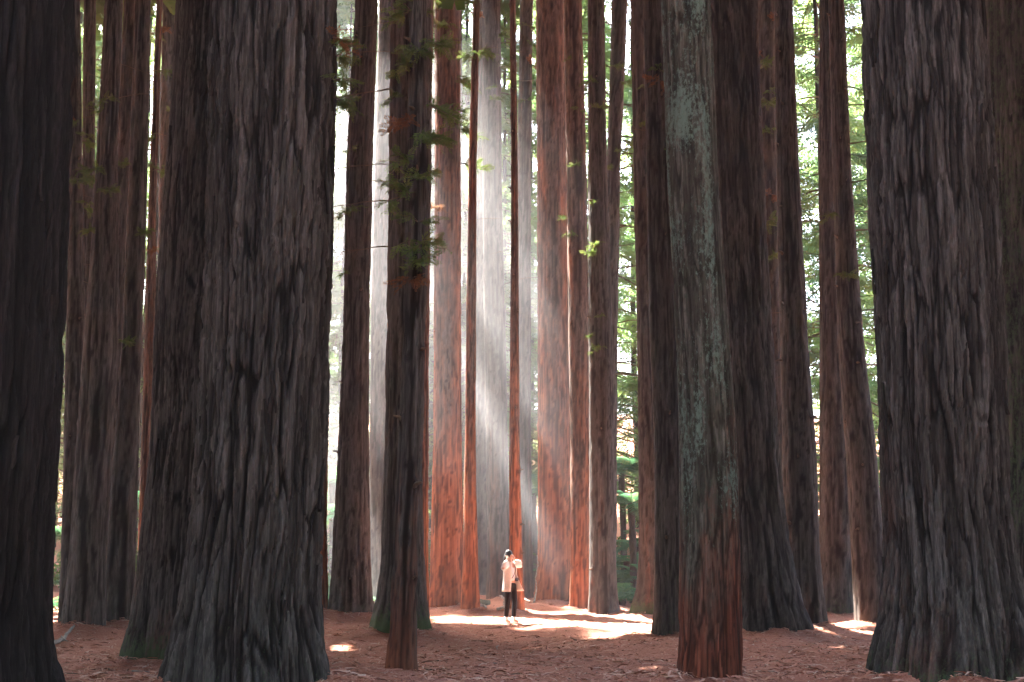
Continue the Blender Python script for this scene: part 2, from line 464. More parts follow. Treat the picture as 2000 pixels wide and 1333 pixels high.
rec([(0, 1480, 1516), (335, 1484, 1518), (670, 1498, 1528), (1200, 1510, 1545)], D=36.0, H=28, amp=0.012, fx=18, tint=0.1, moss=0.2,
    label='slim olive redwood hung with drooping twigs, between the furrowed and the knotty trunk', name_key='T28')
rec([(0, 1514, 1548), (335, 1517, 1560), (670, 1524, 1578), (870, 1528, 1593), (1100, 1532, 1601), (1237, 1530, 1614)], base=1239, H=31, amp=0.014, fx=18, tint=0.25, tint_h=1.5, stubs=24,
    label='smooth brown redwood dotted with dark knots, rusty towards its foot', name_key='T29')
rec([(0, 1600, 1626), (335, 1600, 1634), (670, 1601, 1646), (870, 1601, 1658), (1100, 1601, 1668), (1205, 1598, 1676)], base=1209, H=30, amp=0.018, fx=15, tint=0.1, moss=0.25,
    label='dark ribbed redwood overlapped by a smooth grey leaning one', name_key='T30')
rec([(0, 1618, 1648), (335, 1627, 1662), (670, 1637, 1686), (870, 1652, 1709), (1100, 1664, 1727), (1225, 1666, 1730)], base=1227, H=30, amp=0.009, fx=20, tint=0.12, tint_h=1.3, stubs=26,
    label='smooth grey leaning redwood dotted with knots', name_key='T31')
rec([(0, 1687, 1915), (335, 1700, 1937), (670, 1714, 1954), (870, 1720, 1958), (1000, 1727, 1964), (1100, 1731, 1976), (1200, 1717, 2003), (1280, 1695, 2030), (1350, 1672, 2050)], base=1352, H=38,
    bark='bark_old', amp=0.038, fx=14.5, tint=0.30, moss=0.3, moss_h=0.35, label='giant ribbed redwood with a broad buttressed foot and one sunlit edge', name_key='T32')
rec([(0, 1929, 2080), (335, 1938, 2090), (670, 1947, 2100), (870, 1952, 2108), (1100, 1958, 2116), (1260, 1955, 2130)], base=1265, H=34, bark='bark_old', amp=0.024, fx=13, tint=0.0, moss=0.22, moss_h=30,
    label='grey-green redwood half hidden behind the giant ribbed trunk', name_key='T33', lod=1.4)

for t in TREES:
    y, l, r = t['pts'][-1]
    if t['D'] is None:
        g = on_ground((l + r) / 2, t['base'])
        rad0 = (r - l) / 2 * g[1] / F
        t['D'] = g[1] + rad0 * 0.6
    P = np.array([at_depth((a + b) / 2, yy, t['D']) for yy, a, b in t['pts']])
    # radius: half pixel width times the depth along the optical axis over F
    R = np.array([(b - a) / 2 * (np.dot(p - np.array([0, 0, CAM_H]), FWD)) / F for (yy, a, b), p in zip(t['pts'], P)])
    o = np.argsort(P[:, 2]); P = P[o]; R = R[o]
    if t['key'] in ('T16', 'T18'): R = R * 1.14
    t['Z'] = P[:, 2]; t['X'] = P[:, 0]; t['R'] = R
    z0 = max(P[0, 2], 0.0)
    t['root'] = np.array([np.interp(0, P[:, 2], P[:, 0]), t['D'], 0.0])
    t['r0'] = R[0]

# ------------------------------------------------------------------ sun patches on the ground (photograph outlines -> ground polygons)
PATCH_PX = [
    [(832, 1188), (873, 1203), (932, 1203), (934, 1192), (978, 1192), (1023, 1196), (1038, 1172), (1058, 1172), (1086, 1196), (1146, 1206), (1209, 1219), (1278, 1227),
     (1284, 1240), (1244, 1253), (1223, 1255), (1195, 1248), (1125, 1249), (1072, 1247), (1050, 1237), (985, 1226), (915, 1222), (850, 1216)],
    [(640, 1254), (668, 1258), (708, 1266), (712, 1274), (670, 1275), (642, 1266)],
    [(700, 1302), (760, 1306), (820, 1316), (790, 1322), (720, 1312)],
    [(1030, 1262), (1080, 1262), (1094, 1268), (1080, 1275), (1035, 1274)],
    [(1235, 1296), (1330, 1290), (1330, 1308), (1240, 1312)],
    [(1615, 1222), (1725, 1226), (1720, 1250), (1625, 1246)],
    [(60, 1168), (125, 1168), (118, 1224), (60, 1228)],
    [(1655, 1262), (1720, 1262), (1715, 1288), (1660, 1280)],
]
PATCHES = [np.array([on_ground(*p)[:2] for p in poly]) for poly in PATCH_PX]
PATCHES.append(np.array([(3.6, 39.5), (6.2, 38.0), (7.0, 50), (4.6, 51)]))     # light for the ferns beyond the trunks
PATCHES.append(np.array([(-6.0, 39.0), (-3.4, 37.5), (-3.8, 47), (-7.0, 48)]))
for x0, x1, y0, y1 in ((0.35, 1.15, 34, 44), (2.1, 2.75, 33.5, 43), (4.1, 4.7, 31, 41)):    # three narrow slits between crowns: the slanting shafts
    PATCHES.append(np.array([(x0, y0), (x1, y0), (x1 + .15, y1), (x0 + .15, y1)]))

def in_poly(x, y, P):
    ins = np.zeros(x.shape, bool)
    j = len(P) - 1
    for i in range(len(P)):
        xi, yi = P[i]; xj, yj = P[j]
        c = ((yi > y) != (yj > y)) & (x < (xj - xi) * (y - yi) / (yj - yi + 1e-12) + xi)
        ins ^= c
        j = i
    return ins


def sun_foot(P):
    """where a point's shadow falls on the flat ground"""
    k = P[:, 2] / TO_SUN[2]
    return P[:, 0] - TO_SUN[0] * k, P[:, 1] - TO_SUN[1] * k


def in_gap(P, grow=0.18):
    gx, gy = sun_foot(P)
    m = np.zeros(len(P), bool)
    for dx, dy in ((0, 0), (grow, 0), (-grow, 0), (0, grow), (0, -grow)):
        for Q in PATCHES:
            m |= in_poly(gx + dx, gy + dy, Q)
    return m


# ------------------------------------------------------------------ ground
def ground_z(x, y):
    x = np.asarray(x, float); y = np.asarray(y, float)
    z = 0.05 * noise3(x * 0.35, y * 0.35, 0 * x, 3) + 0.035 * noise3(x * 1.3, y * 1.3, 0 * x, 4) + 0.018 * noise3(x * 3.1, y * 3.1, 0 * x, 6)
    z = z * sstep(2, 9, y + 0 * x)
    bank = sstep(43, 75, y + 0.12 * x) * 3.2 + sstep(75, 150, y) * 14.0
    bank = bank + sstep(43, 60, y) * 0.5 * noise3(x * 0.22, y * 0.22, 0 * x, 5)
    z = z + bank
    for t in TREES:
        d = np.hypot(x - t['root'][0], y - t['root'][1]) - t['r0']
        z = z + 0.15 * np.exp(-np.clip(d, 0, None) / 0.40) * min(1, t['r0'] / 0.4) * (1 + 0.6 * noise3(x * 2.2, y * 2.2, 0 * x, 8))
    # the sunlit heap of litter at the foot of the wide orange trunk
    z = z + 0.16 * np.exp(-(((x - HEAP[0]) / 0.55) ** 2 + ((y - HEAP[1]) / 0.8) ** 2))
    return z


HEAP = on_ground(1046, 1192)[:2]

gm, nt, out = new_mat('needle_litter')
b = N(nt, 'ShaderNodeBsdfPrincipled'); b.inputs['Roughness'].default_value = 0.95; b.inputs['Specular IOR Level'].default_value = 0.1
na = stretched_noise(nt, (1, 1, 1), 38.0, 6, 0.75, False)
nb = stretched_noise(nt, (1, 1, 1), 1.1, 5, 0.65, False)
nc_ = stretched_noise(nt, (1, 1, 1), 120.0, 3, 0.7, False)
c1 = ramp(nt, na, [(0.28, (0.21, 0.075, 0.050)), (0.46, (0.47, 0.190, 0.125)), (0.60, (0.58, 0.28, 0.20)), (0.75, (0.65, 0.40, 0.31))])
c2 = mixc(nt, ramp(nt, nb, [(0.36, 0.0), (0.66, 0.75)]), c1, mixc(nt, 0.55, c1, (0.32, 0.115, 0.072)))
c3 = mixc(nt, ramp(nt, nc_, [(0.60, 0.0), (0.74, 0.55)]), c2, (0.48, 0.31, 0.24))
nt.links.new(c3, b.inputs['Base Color'])
bp = N(nt, 'ShaderNodeBump'); bp.inputs['Strength'].default_value = 1.0; bp.inputs['Distance'].default_value = 0.03
nt.links.new(na, bp.inputs['Height'])
bpb = N(nt, 'ShaderNodeBump'); bpb.inputs['Strength'].default_value = 0.8; bpb.inputs['Distance'].default_value = 0.01
nt.links.new(nc_, bpb.inputs['Height']); nt.links.new(bp.outputs[0], bpb.inputs['Normal'])
nt.links.new(bpb.outputs[0], b.inputs['Normal'])
nt.links.new(b.outputs[0], out.inputs[0])
M['ground'] = gm

gx = np.concatenate([np.linspace(-170, -26, 25)[:-1], np.linspace(-26, 26, 270), np.linspace(26, 170, 25)[1:]])
gy = np.concatenate([np.linspace(-60, 8, 20)[:-1], np.linspace(8, 48, 230), np.linspace(48, 170, 60)[1:]])
GX, GY = np.meshgrid(gx, gy)
GZ = ground_z(GX, GY)
nx, ny = len(gx), len(gy)
i = np.arange(ny - 1)[:, None] * nx; j = np.arange(nx - 1)[None]
GQ = np.stack([i + j, i + j + 1, i + nx + j + 1, i + nx + j], -1).reshape(-1, 4)
ground = tag(link('ground', mesh_np('ground', np.stack([GX, GY, GZ], -1).reshape(-1, 3), GQ, M['ground'])), kind='structure')


def scatter(name, tmplV, tmplQ, pos, rot, scl, mat):
    """many copies of a small template joined into one mesh; rot (m,3,3)"""
    V = np.einsum('mij,nj->mni', rot, tmplV) * np.asarray(scl)[:, None, None] + pos[:, None]
    n = len(tmplV)
    Q = (tmplQ[None] + (np.arange(len(pos)) * n)[:, None, None]).reshape(-1, tmplQ.shape[1])
    return mesh_np(name, V.reshape(-1, 3), Q, mat, smooth=False)


def rots(yaw, pitch, roll):
    cyw, syw, cp, sp, cr, sr = np.cos(yaw), np.sin(yaw), np.cos(pitch), np.sin(pitch), np.cos(roll), np.sin(roll)
    o, z = np.ones_like(cyw), np.zeros_like(cyw)
    Rz = np.stack([np.stack([cyw, -syw, z], -1), np.stack([syw, cyw, z], -1), np.stack([z, z, o], -1)], 1)
    Ry = np.stack([np.stack([cp, z, sp], -1), np.stack([z, o, z], -1), np.stack([-sp, z, cp], -1)], 1)
    Rx = np.stack([np.stack([o, z, z], -1), np.stack([z, cr, -sr], -1), np.stack([z, sr, cr], -1)], 1)
    return Rz @ Ry @ Rx


# fallen needle sprays and twigs on the ground: one mass
def litter():
    tv = np.array([[-.5, -.035, 0], [.0, -.06, .10], [.5, -.02, .02], [.5, .02, .02], [0, .06, .10], [-.5, .035, 0]])
    tq = np.array([[0, 1, 4, 5], [1, 2, 3, 4]])
    n = 60000
    u = rng.random(n)
    Y = 12.5 / (1 - u * 0.70)                     # even density in the picture
    X = (rng.random(n) * 2 - 1) * 0.45 * Y
    k = np.ones(n, bool)
    for t in TREES:
        k &= np.hypot(X - t['root'][0], Y - t['root'][1]) > t['r0'] * 0.9
    X, Y = X[k], Y[k]
    # thicker against the trunks
    ex, ey = [], []
    for t in TREES:
        m = int(420 * min(1.6, t['r0'] / 0.5))
        a = rng.random(m) * 2 * np.pi; d = t['r0'] * 1.0 + rng.exponential(0.22, m)
        ex.append(t['root'][0] + np.cos(a) * d); ey.append(t['root'][1] + np.sin(a) * d)
    X = np.concatenate([X] + ex); Y = np.concatenate([Y] + ey)
    m = len(X)
    Z = ground_z(X, Y) + 0.004
    s = np.clip(rng.lognormal(-2.35, 0.55, m), 0.03, 0.24)
    R = rots(rng.random(m) * 6.283, rng.normal(0, 0.16, m), rng.normal(0, 0.35, m))
    lm, nt, out = new_mat('fallen_needles')
    bb = N(nt, 'ShaderNodeBsdfPrincipled'); bb.inputs['Roughness'].default_value = 0.9; bb.inputs['Specular IOR Level'].default_value = 0.15
    ge = N(nt, 'ShaderNodeNewGeometry')
    cc = ramp(nt, ge.outputs['Random Per Island'], [(0.0, (0.16, 0.065, 0.045)), (0.35, (0.45, 0.18, 0.115)), (0.7, (0.58, 0.29, 0.20)), (1.0, (0.62, 0.43, 0.34))])
    nt.links.new(cc, bb.inputs['Base Color']); nt.links.new(bb.outputs[0], out.inputs[0])
    me = scatter('leaf_litter', tv, tq, np.stack([X, Y, Z], -1), R, s, lm)
    tag(link('leaf_litter', me), 'reddish carpet of fallen needles and twigs on the forest floor', 'leaf litter', kind='stuff')


litter()


# ------------------------------------------------------------------ trunks
def make_trunk(t):
    D, r0 = t['D'], float(np.median(t['R']))
    px = D / 1280.0
    z_top = at_depth(1000, -45, D)[2]
    H = t['H']
    gi = t['bark'] in ('bark_old', 'bark_moss', 'bark_shade')
    dz = max((1.7 if gi else 2.4) * px, 0.016) * t['lod']
    zs = np.concatenate([np.arange(-0.6, z_top, dz), np.linspace(z_top, H, 14)[1:]])
    du = max((0.95 if gi else 1.25) * px, 0.008) * t['lod']
    nf = int(np.clip(np.pi * r0 / du, 22, 250)); nb_ = max(8, nf // 4)
    face = math.atan2(-t['root'][1], -t['root'][0])
    half = math.radians(112)
    th = face + np.concatenate([np.linspace(-half, half, nf), np.linspace(half, 2 * np.pi - half, nb_ + 2)[1:-1]])
    Z, X, R = t['Z'], t['X'], t['R']
    z0 = Z[-1]
    # the axis and radius above the frame
    sl = (X[-1] - X[-2]) / (Z[-1] - Z[-2])
    Zx = np.concatenate([Z, [z0 + 4, H]]); Xx = np.concatenate([X, [X[-1] + sl * 4, X[-1] + sl * 8]])
    rs = min((R[-1] - R[-2]) / (Z[-1] - Z[-2]), -0.004)
    Rx = np.concatenate([R, [max(R[-1] + rs * 4, R[-1] * 0.75), 0.05]])
    dense = np.linspace(-0.8, H, 1400)
    kx = np.interp(dense, Zx, Xx); kr = np.interp(dense, Zx, Rx)
    w = 45; ker = np.hanning(w + 2)[1:-1]; ker /= ker.sum()
    low = dense < 1.2
    sx = np.convolve(np.pad(kx, w // 2, mode='edge'), ker, 'valid'); sr = np.convolve(np.pad(kr, w // 2, mode='edge'), ker, 'valid')
    sr = np.where(low, kr * 0.7 + sr * 0.3, sr)
    cx = np.interp(zs, dense, sx)[:, None]; rr = np.interp(zs, dense, sr)[:, None]
    TH, ZZ = th[None, :] + 0 * zs[:, None], zs[:, None] + 0 * th[None, :]
    sd = abs(hash(t['key'])) % 997 if False else sum(ord(c) * (k + 3) for k, c in enumerate(t['key'])) % 997
    ux, uy = np.cos(TH), np.sin(TH)
    ph = sd * 0.37
    # slow swelling, flutes and buttress lobes near the foot
    fl = np.exp(-np.clip(ZZ, 0, None) / 0.7)
    mult = 1 + 0.022 * noise3(ux * 1.5 + ph, uy * 1.5, ZZ * 0.35, sd) + 0.028 * noise3(ux * 2.6 + ph, uy * 2.6, ZZ * 0.22, sd + 1)
    lob = noise3(ux * t['lobes'] * 0.42 + ph, uy * t['lobes'] * 0.42, ZZ * 0.3, sd + 2)
    mult += (0.16 * fl + 0.012) * lob
    rad = rr * mult
    # bark: long furrows, warped sideways, broken into strips
    warp = 0.16 * noise3(ux * 2 + ph, uy * 2, ZZ * 1.1, sd + 3) + 0.05 * noise3(ux * 5, uy * 5 + ph, ZZ * 3.2, sd + 4)
    TW = TH + warp * 0.55 / max(r0, 0.25) * 0.5
    wx, wy = np.cos(TW) * r0, np.sin(TW) * r0
    fx, fz = t['fx'], t['fx'] * (0.135 if gi else 0.075)
    circ = 2 * np.pi * r0
    nu1 = max(6, int(round(circ * fx * 1.15))); nu2 = nu1 * 2 + 1
    UW = (TW / (2 * np.pi)) % 1.0
    e1, i1 = worley(UW * nu1, ZZ * fz * 0.42 + ph, nu1, sd + 21)
    e2, i2 = worley(UW * nu2, ZZ * fz * 1.1 + ph, nu2, sd + 22)
    a1 = np.abs(noise3(wx * fx * .85 + ph, wy * fx * .85, ZZ * fz * .40, sd + 5))
    a2 = np.abs(noise3(wx * fx * 1.9 + ph, wy * fx * 1.9, ZZ * fz * .9, sd + 15))
    a3 = noise3(wx * fx * 3.8 + ph, wy * fx * 3.8, ZZ * fz * 2.2, sd + 7)
    a4 = noise3(wx * fx * 7.5 + ph, wy * fx * 7.5, ZZ * fz * 2.6, sd + 17)
    wid = 0.5 + 0.5 * noise3(wx * 2.3, wy * 2.3 + ph, ZZ * 1.1, sd + 18)             # some parts tight, some open
    p1 = sstep(0.0, 0.16 + 0.16 * wid, e1); p2 = sstep(0.0, 0.28, e2); pa = sstep(0.0, 0.12 + 0.14 * wid, a1); pb = sstep(0.0, 0.22, a2)
    crack = sstep(0.0, 0.10, np.abs(noise3(wx * fx * .9, wy * fx * .9 + ph, ZZ * fz * 2.6, sd + 19)))
    rib = pa * (0.45 + 0.55 * pb)
    h = 0.44 * rib * (0.72 + 0.28 * crack) + p1 * (0.30 + 0.24 * i1) * (0.4 + 0.6 * rib) + 0.20 * p2 * (0.55 + 0.45 * i2) + 0.10 * a3 + 0.07 * a4
    h = h * 1.12
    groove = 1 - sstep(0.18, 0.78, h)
    plate = 0.5 + (0.32 * i1 + 0.18 * i2) * (1.0 if gi else 0.5)
    disp = t['amp'] * 1.75 * (h - 0.8)
    tint = t['tint'] * np.exp(-np.clip(ZZ, 0, None) / t['tint_h']) * 1.1 + t['tint'] * 0.24 - 0.10
    tint = tint + 0.22 * noise3(ux * 1.6, uy * 1.6 + ph, ZZ * 0.5, sd + 10) * (t['tint'] > 0.01)
    mossv = t['moss'] * np.exp(-np.clip(ZZ, 0, None) / t['moss_h']) + 0.06 * (t['moss'] > 0)
    if t['moss_h'] > 10: mossv = mossv * sstep(0.9, 2.4, ZZ)
    lic = np.zeros_like(ZZ)
    if t['lichen'] > 0:
        side = np.cos(TH - (face - 0.15))
        lic = t['lichen'] * sstep(1.2, 3.2, ZZ) * (0.62 + 0.38 * sstep(0.2, 0.95, side)) + 0.34 * noise3(ux * 2.5, uy * 2.5 + ph, ZZ * 1.3, sd + 12) * sstep(1.0, 2.6, ZZ)
    # knots where branches broke off
    knots = []
    rk = np.random.default_rng(sd)
    for k in range(t['stubs']):
        kz = 1.0 + (z_top - 1.0) * (k + rk.random()) / max(1, t['stubs']); ka = face + rk.uniform(-1.25, 1.25)
        knots.append((kz, ka))
        rk_ = np.interp(kz, dense, sr); s_ = 0.055 + 0.03 * rk.random()
        dA = (TH - ka + np.pi) % (2 * np.pi) - np.pi
        q = np.exp(-((dA * rk_) ** 2 + ((ZZ - kz) * 0.9) ** 2) / s_ ** 2)
        disp = disp + 0.035 * q - 0.05 * np.exp(-((dA * rk_) ** 2 + (ZZ - kz) ** 2) / (s_ * 0.45) ** 2)
        groove = np.clip(groove + 0.7 * q, 0, 1)
    rad = rad + disp
    V = np.stack([cx + ux * rad, D + uy * rad, ZZ], -1).reshape(-1, 3) - t['root']
    m, n = len(zs), len(th)
    i = np.arange(m - 1)[:, None] * n; j = np.arange(n)[None]; j2 = (j + 1) % n
    Q = np.stack([i + j, i + j2, i + n + j2, i + n + j], -1).reshape(-1, 4)
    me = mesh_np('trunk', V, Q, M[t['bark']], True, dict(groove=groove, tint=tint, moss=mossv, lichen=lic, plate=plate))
    t['axis'] = (dense, sx, sr)
    t['knots'] = knots; t['face'] = face; t['z_top'] = z_top
    return me


def axis_at(t, z):
    d, x, r = t['axis']
    return np.interp(z, d, x), np.interp(z, d, r)


def stub_mesh():
    mb = MB()
    mb.tube([(0, 0, 0), (0.05, 0, 0.012), (0.11, 0, 0.0)], [0.026, 0.018, 0.009], 6)
    return mb.mesh('branch_stub', M['twig'])


STUB = stub_mesh()
BYKEY = {}
NICK = dict(T1='near-black trunk', T2='bristling trunk', T2b='thin brown trunk', T3='brown leaning trunk', T4='leaning reddish trunk', T5='blue-grey trunk', T6='narrow rust-brown trunk',
            T6b='pale hazy trunk', T7='wavy-barked big trunk', T8='widest shaggy trunk', T9='orange trunk edge', T10='straight grey-brown trunk', T11='mist-veiled trunk', T12='mossy-footed trunk',
            T13='sprouting slim trunk', T14='orange-lit hidden trunk', T15='straight orange-brown trunk', T16='slender orange sapling', T17a='misty grey trunk', T17b='wide mauve trunk',
            T18='slender knotty trunk', T19='pinkish trunk', T20='wide orange trunk', T21='dark red trunk', T22='tufted brown trunk', T23='bare-limbed trunk', T24='moss-rooted trunk',
            T25='brown ribbed trunk', T26='lichen-covered trunk', T27='skirted furrowed trunk', T28='slim olive trunk', T29='knot-dotted brown trunk', T30='dark ribbed trunk',
            T31='grey leaning trunk', T32='giant ribbed trunk', T33='grey-green trunk')


def behind(x, y):
    """the trunk that a thing at x, y stands behind, seen from the path"""
    return NICK[min(TREES, key=lambda t: abs(t['root'][0] / t['root'][1] - x / y))['key']]


def beside(x, y):
    return NICK[min(TREES, key=lambda t: math.hypot(t['root'][0] - x, t['root'][1] - y))['key']]


for t in TREES:
    e = link(t['name'], None, loc=t['root'])
    e.empty_display_size = 0.5
    tag(e, t['label'], 'tree', t['group'])
    t['obj'] = e
    BYKEY[t['key']] = t
    t['trunk'] = link('trunk', make_trunk(t), e)
    for k, (kz, ka) in enumerate(t['knots']):
        if k % 2 == 0:
            x, r = axis_at(t, kz)
            s = link('branch_stub', STUB, e, (x + math.cos(ka) * (r - 0.02) - t['root'][0], math.sin(ka) * (r - 0.02), kz))
            s.rotation_euler = (0, random.uniform(-0.5, 0.2), ka)
            f = random.uniform(0.7, 1.6); s.scale = (f, f, f)

# ------------------------------------------------------------------ foliage
def spray_template(n=9, bl=0.42, bw=0.085, seed=0, droop=0.12):
    """one flat feathery spray along +X, length 1"""
    r = np.random.default_rng(seed)
    V, Q = [], []
    for k in range(n):
        t = 0.08 + 0.86 * k / (n - 1)
        for s in (-1, 1):
            L = bl * (1 - 0.62 * t) * r.uniform(0.75, 1.15); a = s * r.uniform(0.75, 1.1)
            d = np.array([math.cos(a), math.sin(a), r.uniform(-.25, .05)])
            p = np.array([t, 0, -droop * t * t]); nrm = np.array([-d[1], d[0], r.uniform(-.3, .3)])
            i0 = len(V)
            V += [p, p + d * L * .5 + nrm * bw * .5, p + d * L, p + d * L * .5 - nrm * bw * .5]
            Q.append([i0, i0 + 1, i0 + 2, i0 + 3])
    i0 = len(V)
    V += [np.array([0, -.012, 0]), np.array([1.0, 0, -droop]), np.array([1.08, 0, -droop * 1.1]), np.array([0, .012, 0])]
    Q.append([i0, i0 + 1, i0 + 2, i0 + 3])
    return np.array(V), np.array(Q)


SPR = [spray_template(9, 0.42, 0.070, s) for s in range(3)]
SPR_FULL = spray_template(6, 0.58, 0.22, 5, 0.2)


# tall crowns above the frame: they shade the grove and leave the gap the light falls through
def crown_points(H, Hb, Rc, nb_, per, r):
    zb = Hb + (H - Hb) * r.random(nb_) ** 0.9
    L = Rc * (0.35 + 0.75 * (1 - (zb - Hb) / (H - Hb))) * r.uniform(0.75, 1.2, nb_)
    az = r.random(nb_) * 2 * np.pi
    dr = r.uniform(0.05, 0.35, nb_)
    pts, yaw, pit = [], [], []
    for z, l, a, d in zip(zb, L, az, dr):
        s = r.random(per) ** 0.7 * l
        lat = r.normal(0, 0.32, per) * (0.4 + s / l)
        x = np.cos(a) * s - np.sin(a) * lat; y = np.sin(a) * s + np.cos(a) * lat
        pts.append(np.stack([x, y, z - d * s * s / l + r.normal(0, .12, per)], -1))
        yaw.append(a + r.normal(0, .7, per)); pit.append(r.normal(0.25, .3, per))
    return np.vstack(pts), np.concatenate(yaw), np.concatenate(pit), list(zip(zb, L, az, dr))


CROWN_CACHE = {}


def crown_for(tree_obj, root, x_at, H, Hb, Rc, nb_, per, seed, size=1.0):
    """crown and boughs as parts; crowns away from the gap share a few meshes"""
    ry = float(root[1])
    xm = float(np.interp((H + Hb) / 2, x_at[0], x_at[1]) - root[0])
    # does the light gap pass through this crown?
    r = np.random.default_rng(seed)
    q = np.stack([r.uniform(-Rc * 1.5, Rc * 1.5, 5000) + root[0] + xm, r.uniform(-Rc * 1.5, Rc * 1.5, 5000) + ry, r.uniform(Hb - 2, H + .5, 5000)], -1)
    cut = in_gap(q, .3).any()
    key = (round(Rc, 1), nb_, seed % 3)
    L0 = 14.0
    if cut or key not in CROWN_CACHE:
        P, yw, pt, brs = crown_points(L0, 0.0, Rc, nb_, per, r)
        P[:, 2] *= (H - Hb) / L0 if cut else 1.0
        sz = r.uniform(0.75, 1.25, len(P)) * size
        if cut:
            W = P + root + np.array([xm, 0, Hb])
            W[:, 0] += np.cos(yw) * sz * .45; W[:, 1] += np.sin(yw) * sz * .45
            fx_, fy_ = sun_foot(W)
            keep = ~in_gap(W, 0.36) | ((noise3(fx_ * 1.7, fy_ * 0.8, 0 * fx_, 74) > 0.60) & (fy_ < 35))       # a few sprays left hanging break up the light
            P, yw, pt, sz = P[keep], yw[keep], pt[keep], sz[keep]
        me = scatter('crown', SPR_FULL[0], SPR_FULL[1], P, rots(yw, pt, r.normal(0, .35, len(P))), sz, M['leaf_crown'])
        mb = MB()
        for z, l, a, d in brs[::2]:
            z = z * ((H - Hb) / L0 if cut else 1.0)
            s_ = np.linspace(0, l * .85, 5)
            bp_ = np.stack([np.cos(a) * s_, np.sin(a) * s_, z - d * s_ * s_ / l], -1)
            if cut and in_gap(bp_ + root + np.array([xm, 0, Hb]), .1).any(): continue
            mb.tube(bp_, np.linspace(.05, .012, 5), 4)
        if not mb.V: mb.tube([(0, 0, 0), (0, 0, 1.0), (0, 0, 2.0)], .04, 4)
        bme = mb.mesh('boughs', M['twig'])
        if not cut: CROWN_CACHE[key] = (me, bme)
    else:
        me, bme = CROWN_CACHE[key]
    c = tag(link('crown', me, tree_obj, (xm, 0, Hb)), kind='stuff')
    b_ = tag(link('boughs', bme, tree_obj, (xm, 0, Hb)), kind='stuff')
    if not cut:
        c.scale = b_.scale = (1, 1, (H - Hb) / L0)
        c.rotation_euler = b_.rotation_euler = (0, 0, r.random() * 6.283)


for k, t in enumerate(TREES):
    big = t['r0'] > 0.5
    Hb = max(t['z_top'] + 3.5, 14.0)
    H = max(t['H'], Hb + 12)
    crown_for(t['obj'], t['root'], t['axis'], H, Hb, 4.6 if big else 3.8, 46 if big else 38, 21, 100 + k, 1.15)


# redwoods added out of view, their crowns only there to shade the grove
def shade_tree(x, y, H, r, seed, label, Hb=13, Rc=4.6, nb_=46, per=21, group='redwoods added around the grove for shade'):
    rr = np.random.default_rng(seed)
    H = max(H, Hb + 11)
    z0 = float(ground_z(x, y))
    t = dict(D=y, R=np.array([r * 1.25, r, r * .8]), Z=np.array([0, 1.0, 12.0]), X=np.array([x, x, x + rr.normal(0, .2)]), root=np.array([x, y, 0.0]), r0=r * 1.25, H=H,
             bark='bark_mid', tint=.2, tint_h=2.5, moss=.1, moss_h=.4, lichen=0, amp=.02, fx=14, lobes=6, stubs=0, lod=1.0, key='n%d' % seed)
    e = link('redwood_tree', None, loc=(x, y, z0)); tag(e, label, 'tree', group)
    link('trunk', SHADE_TRUNKS[seed % 3], e)
    crown_for(e, t['root'], (np.array([0, 40.0]), np.array([x, x])), H, Hb, Rc, nb_, per, seed, 1.15)
    return t


def shade_trunk(seed):
    r = 0.33 + 0.06 * seed
    t = dict(D=30.0, R=np.array([r * 1.35, r, r * .7]), Z=np.array([0, 1.0, 14.0]), X=np.array([0, 0, 0.1 * seed]), root=np.array([0, 30.0, 0.0]), r0=r * 1.25, H=34.0,
             bark='bark_mid', tint=.2, tint_h=2.5, moss=.1, moss_h=.4, lichen=0, amp=.02, fx=14, lobes=6, stubs=0, lod=1.6, key='n%d' % seed)
    return make_trunk(t)


SHADE_TRUNKS = [shade_trunk(k) for k in range(3)]


def shades_pool(x, y, H, rad):
    """would a trunk or narrow crown here stand in the sun's way to the clearing?"""
    z = np.repeat(np.linspace(0, H, 160), 5); o = np.tile(np.array([-1, -.5, 0, .5, 1]) * rad, 160)
    gx_, gy_ = sun_foot(np.stack([x + o, y + 0 * o, z], -1))
    return bool(in_poly(gx_, gy_, PATCHES[0]).any())


def clear_of(x, y, d=2.4):
    return all(math.hypot(x - t['root'][0], y - t['root'][1]) > d for t in TREES)


OUT = []
r = np.random.default_rng(31)
for tries in range(9000):
    x = r.uniform(-40, 34); y = r.uniform(-30, 60)
    if y > 2 and abs(x) < 0.44 * y + 2.2: continue            # nothing more inside the picture
    if y > 30 and x > 0.42 * y + 8: continue
    if math.hypot(x, y + 3) < 15: continue
    if any(math.hypot(x - a, y - b_) < 4.3 for a, b_ in OUT) or not clear_of(x, y): continue
    OUT.append((x, y))
    if len(OUT) >= 110: break
for k, (x, y) in enumerate(OUT):
    shade_tree(x, y, 28 + 7 * r.random(), 0.3, 500 + k, 'brown redwood added out of view to shade the grove', Hb=8 if y < 8 else max(13, 2.5 + 0.456 * y if abs(x) < 0.44 * y + 8 else 13))
r = np.random.default_rng(78)
for k, (sx_, y) in enumerate([(-0.41, 33), (-0.375, 38), (-0.46, 28), (-0.42, 42), (-0.37, 45)]):  # added unseen to stop sun leaking onto the left ground
    shade_tree(sx_ * y, y, 33, 0.3, 660 + k, ['first', 'second', 'third', 'fourth', 'fifth'][k] + ' added shade redwood hidden behind the near-black trunk', Hb=3.0 + 0.456 * y, group='added shade redwoods behind the near-black trunk')
    OUT.append((sx_ * y, y))


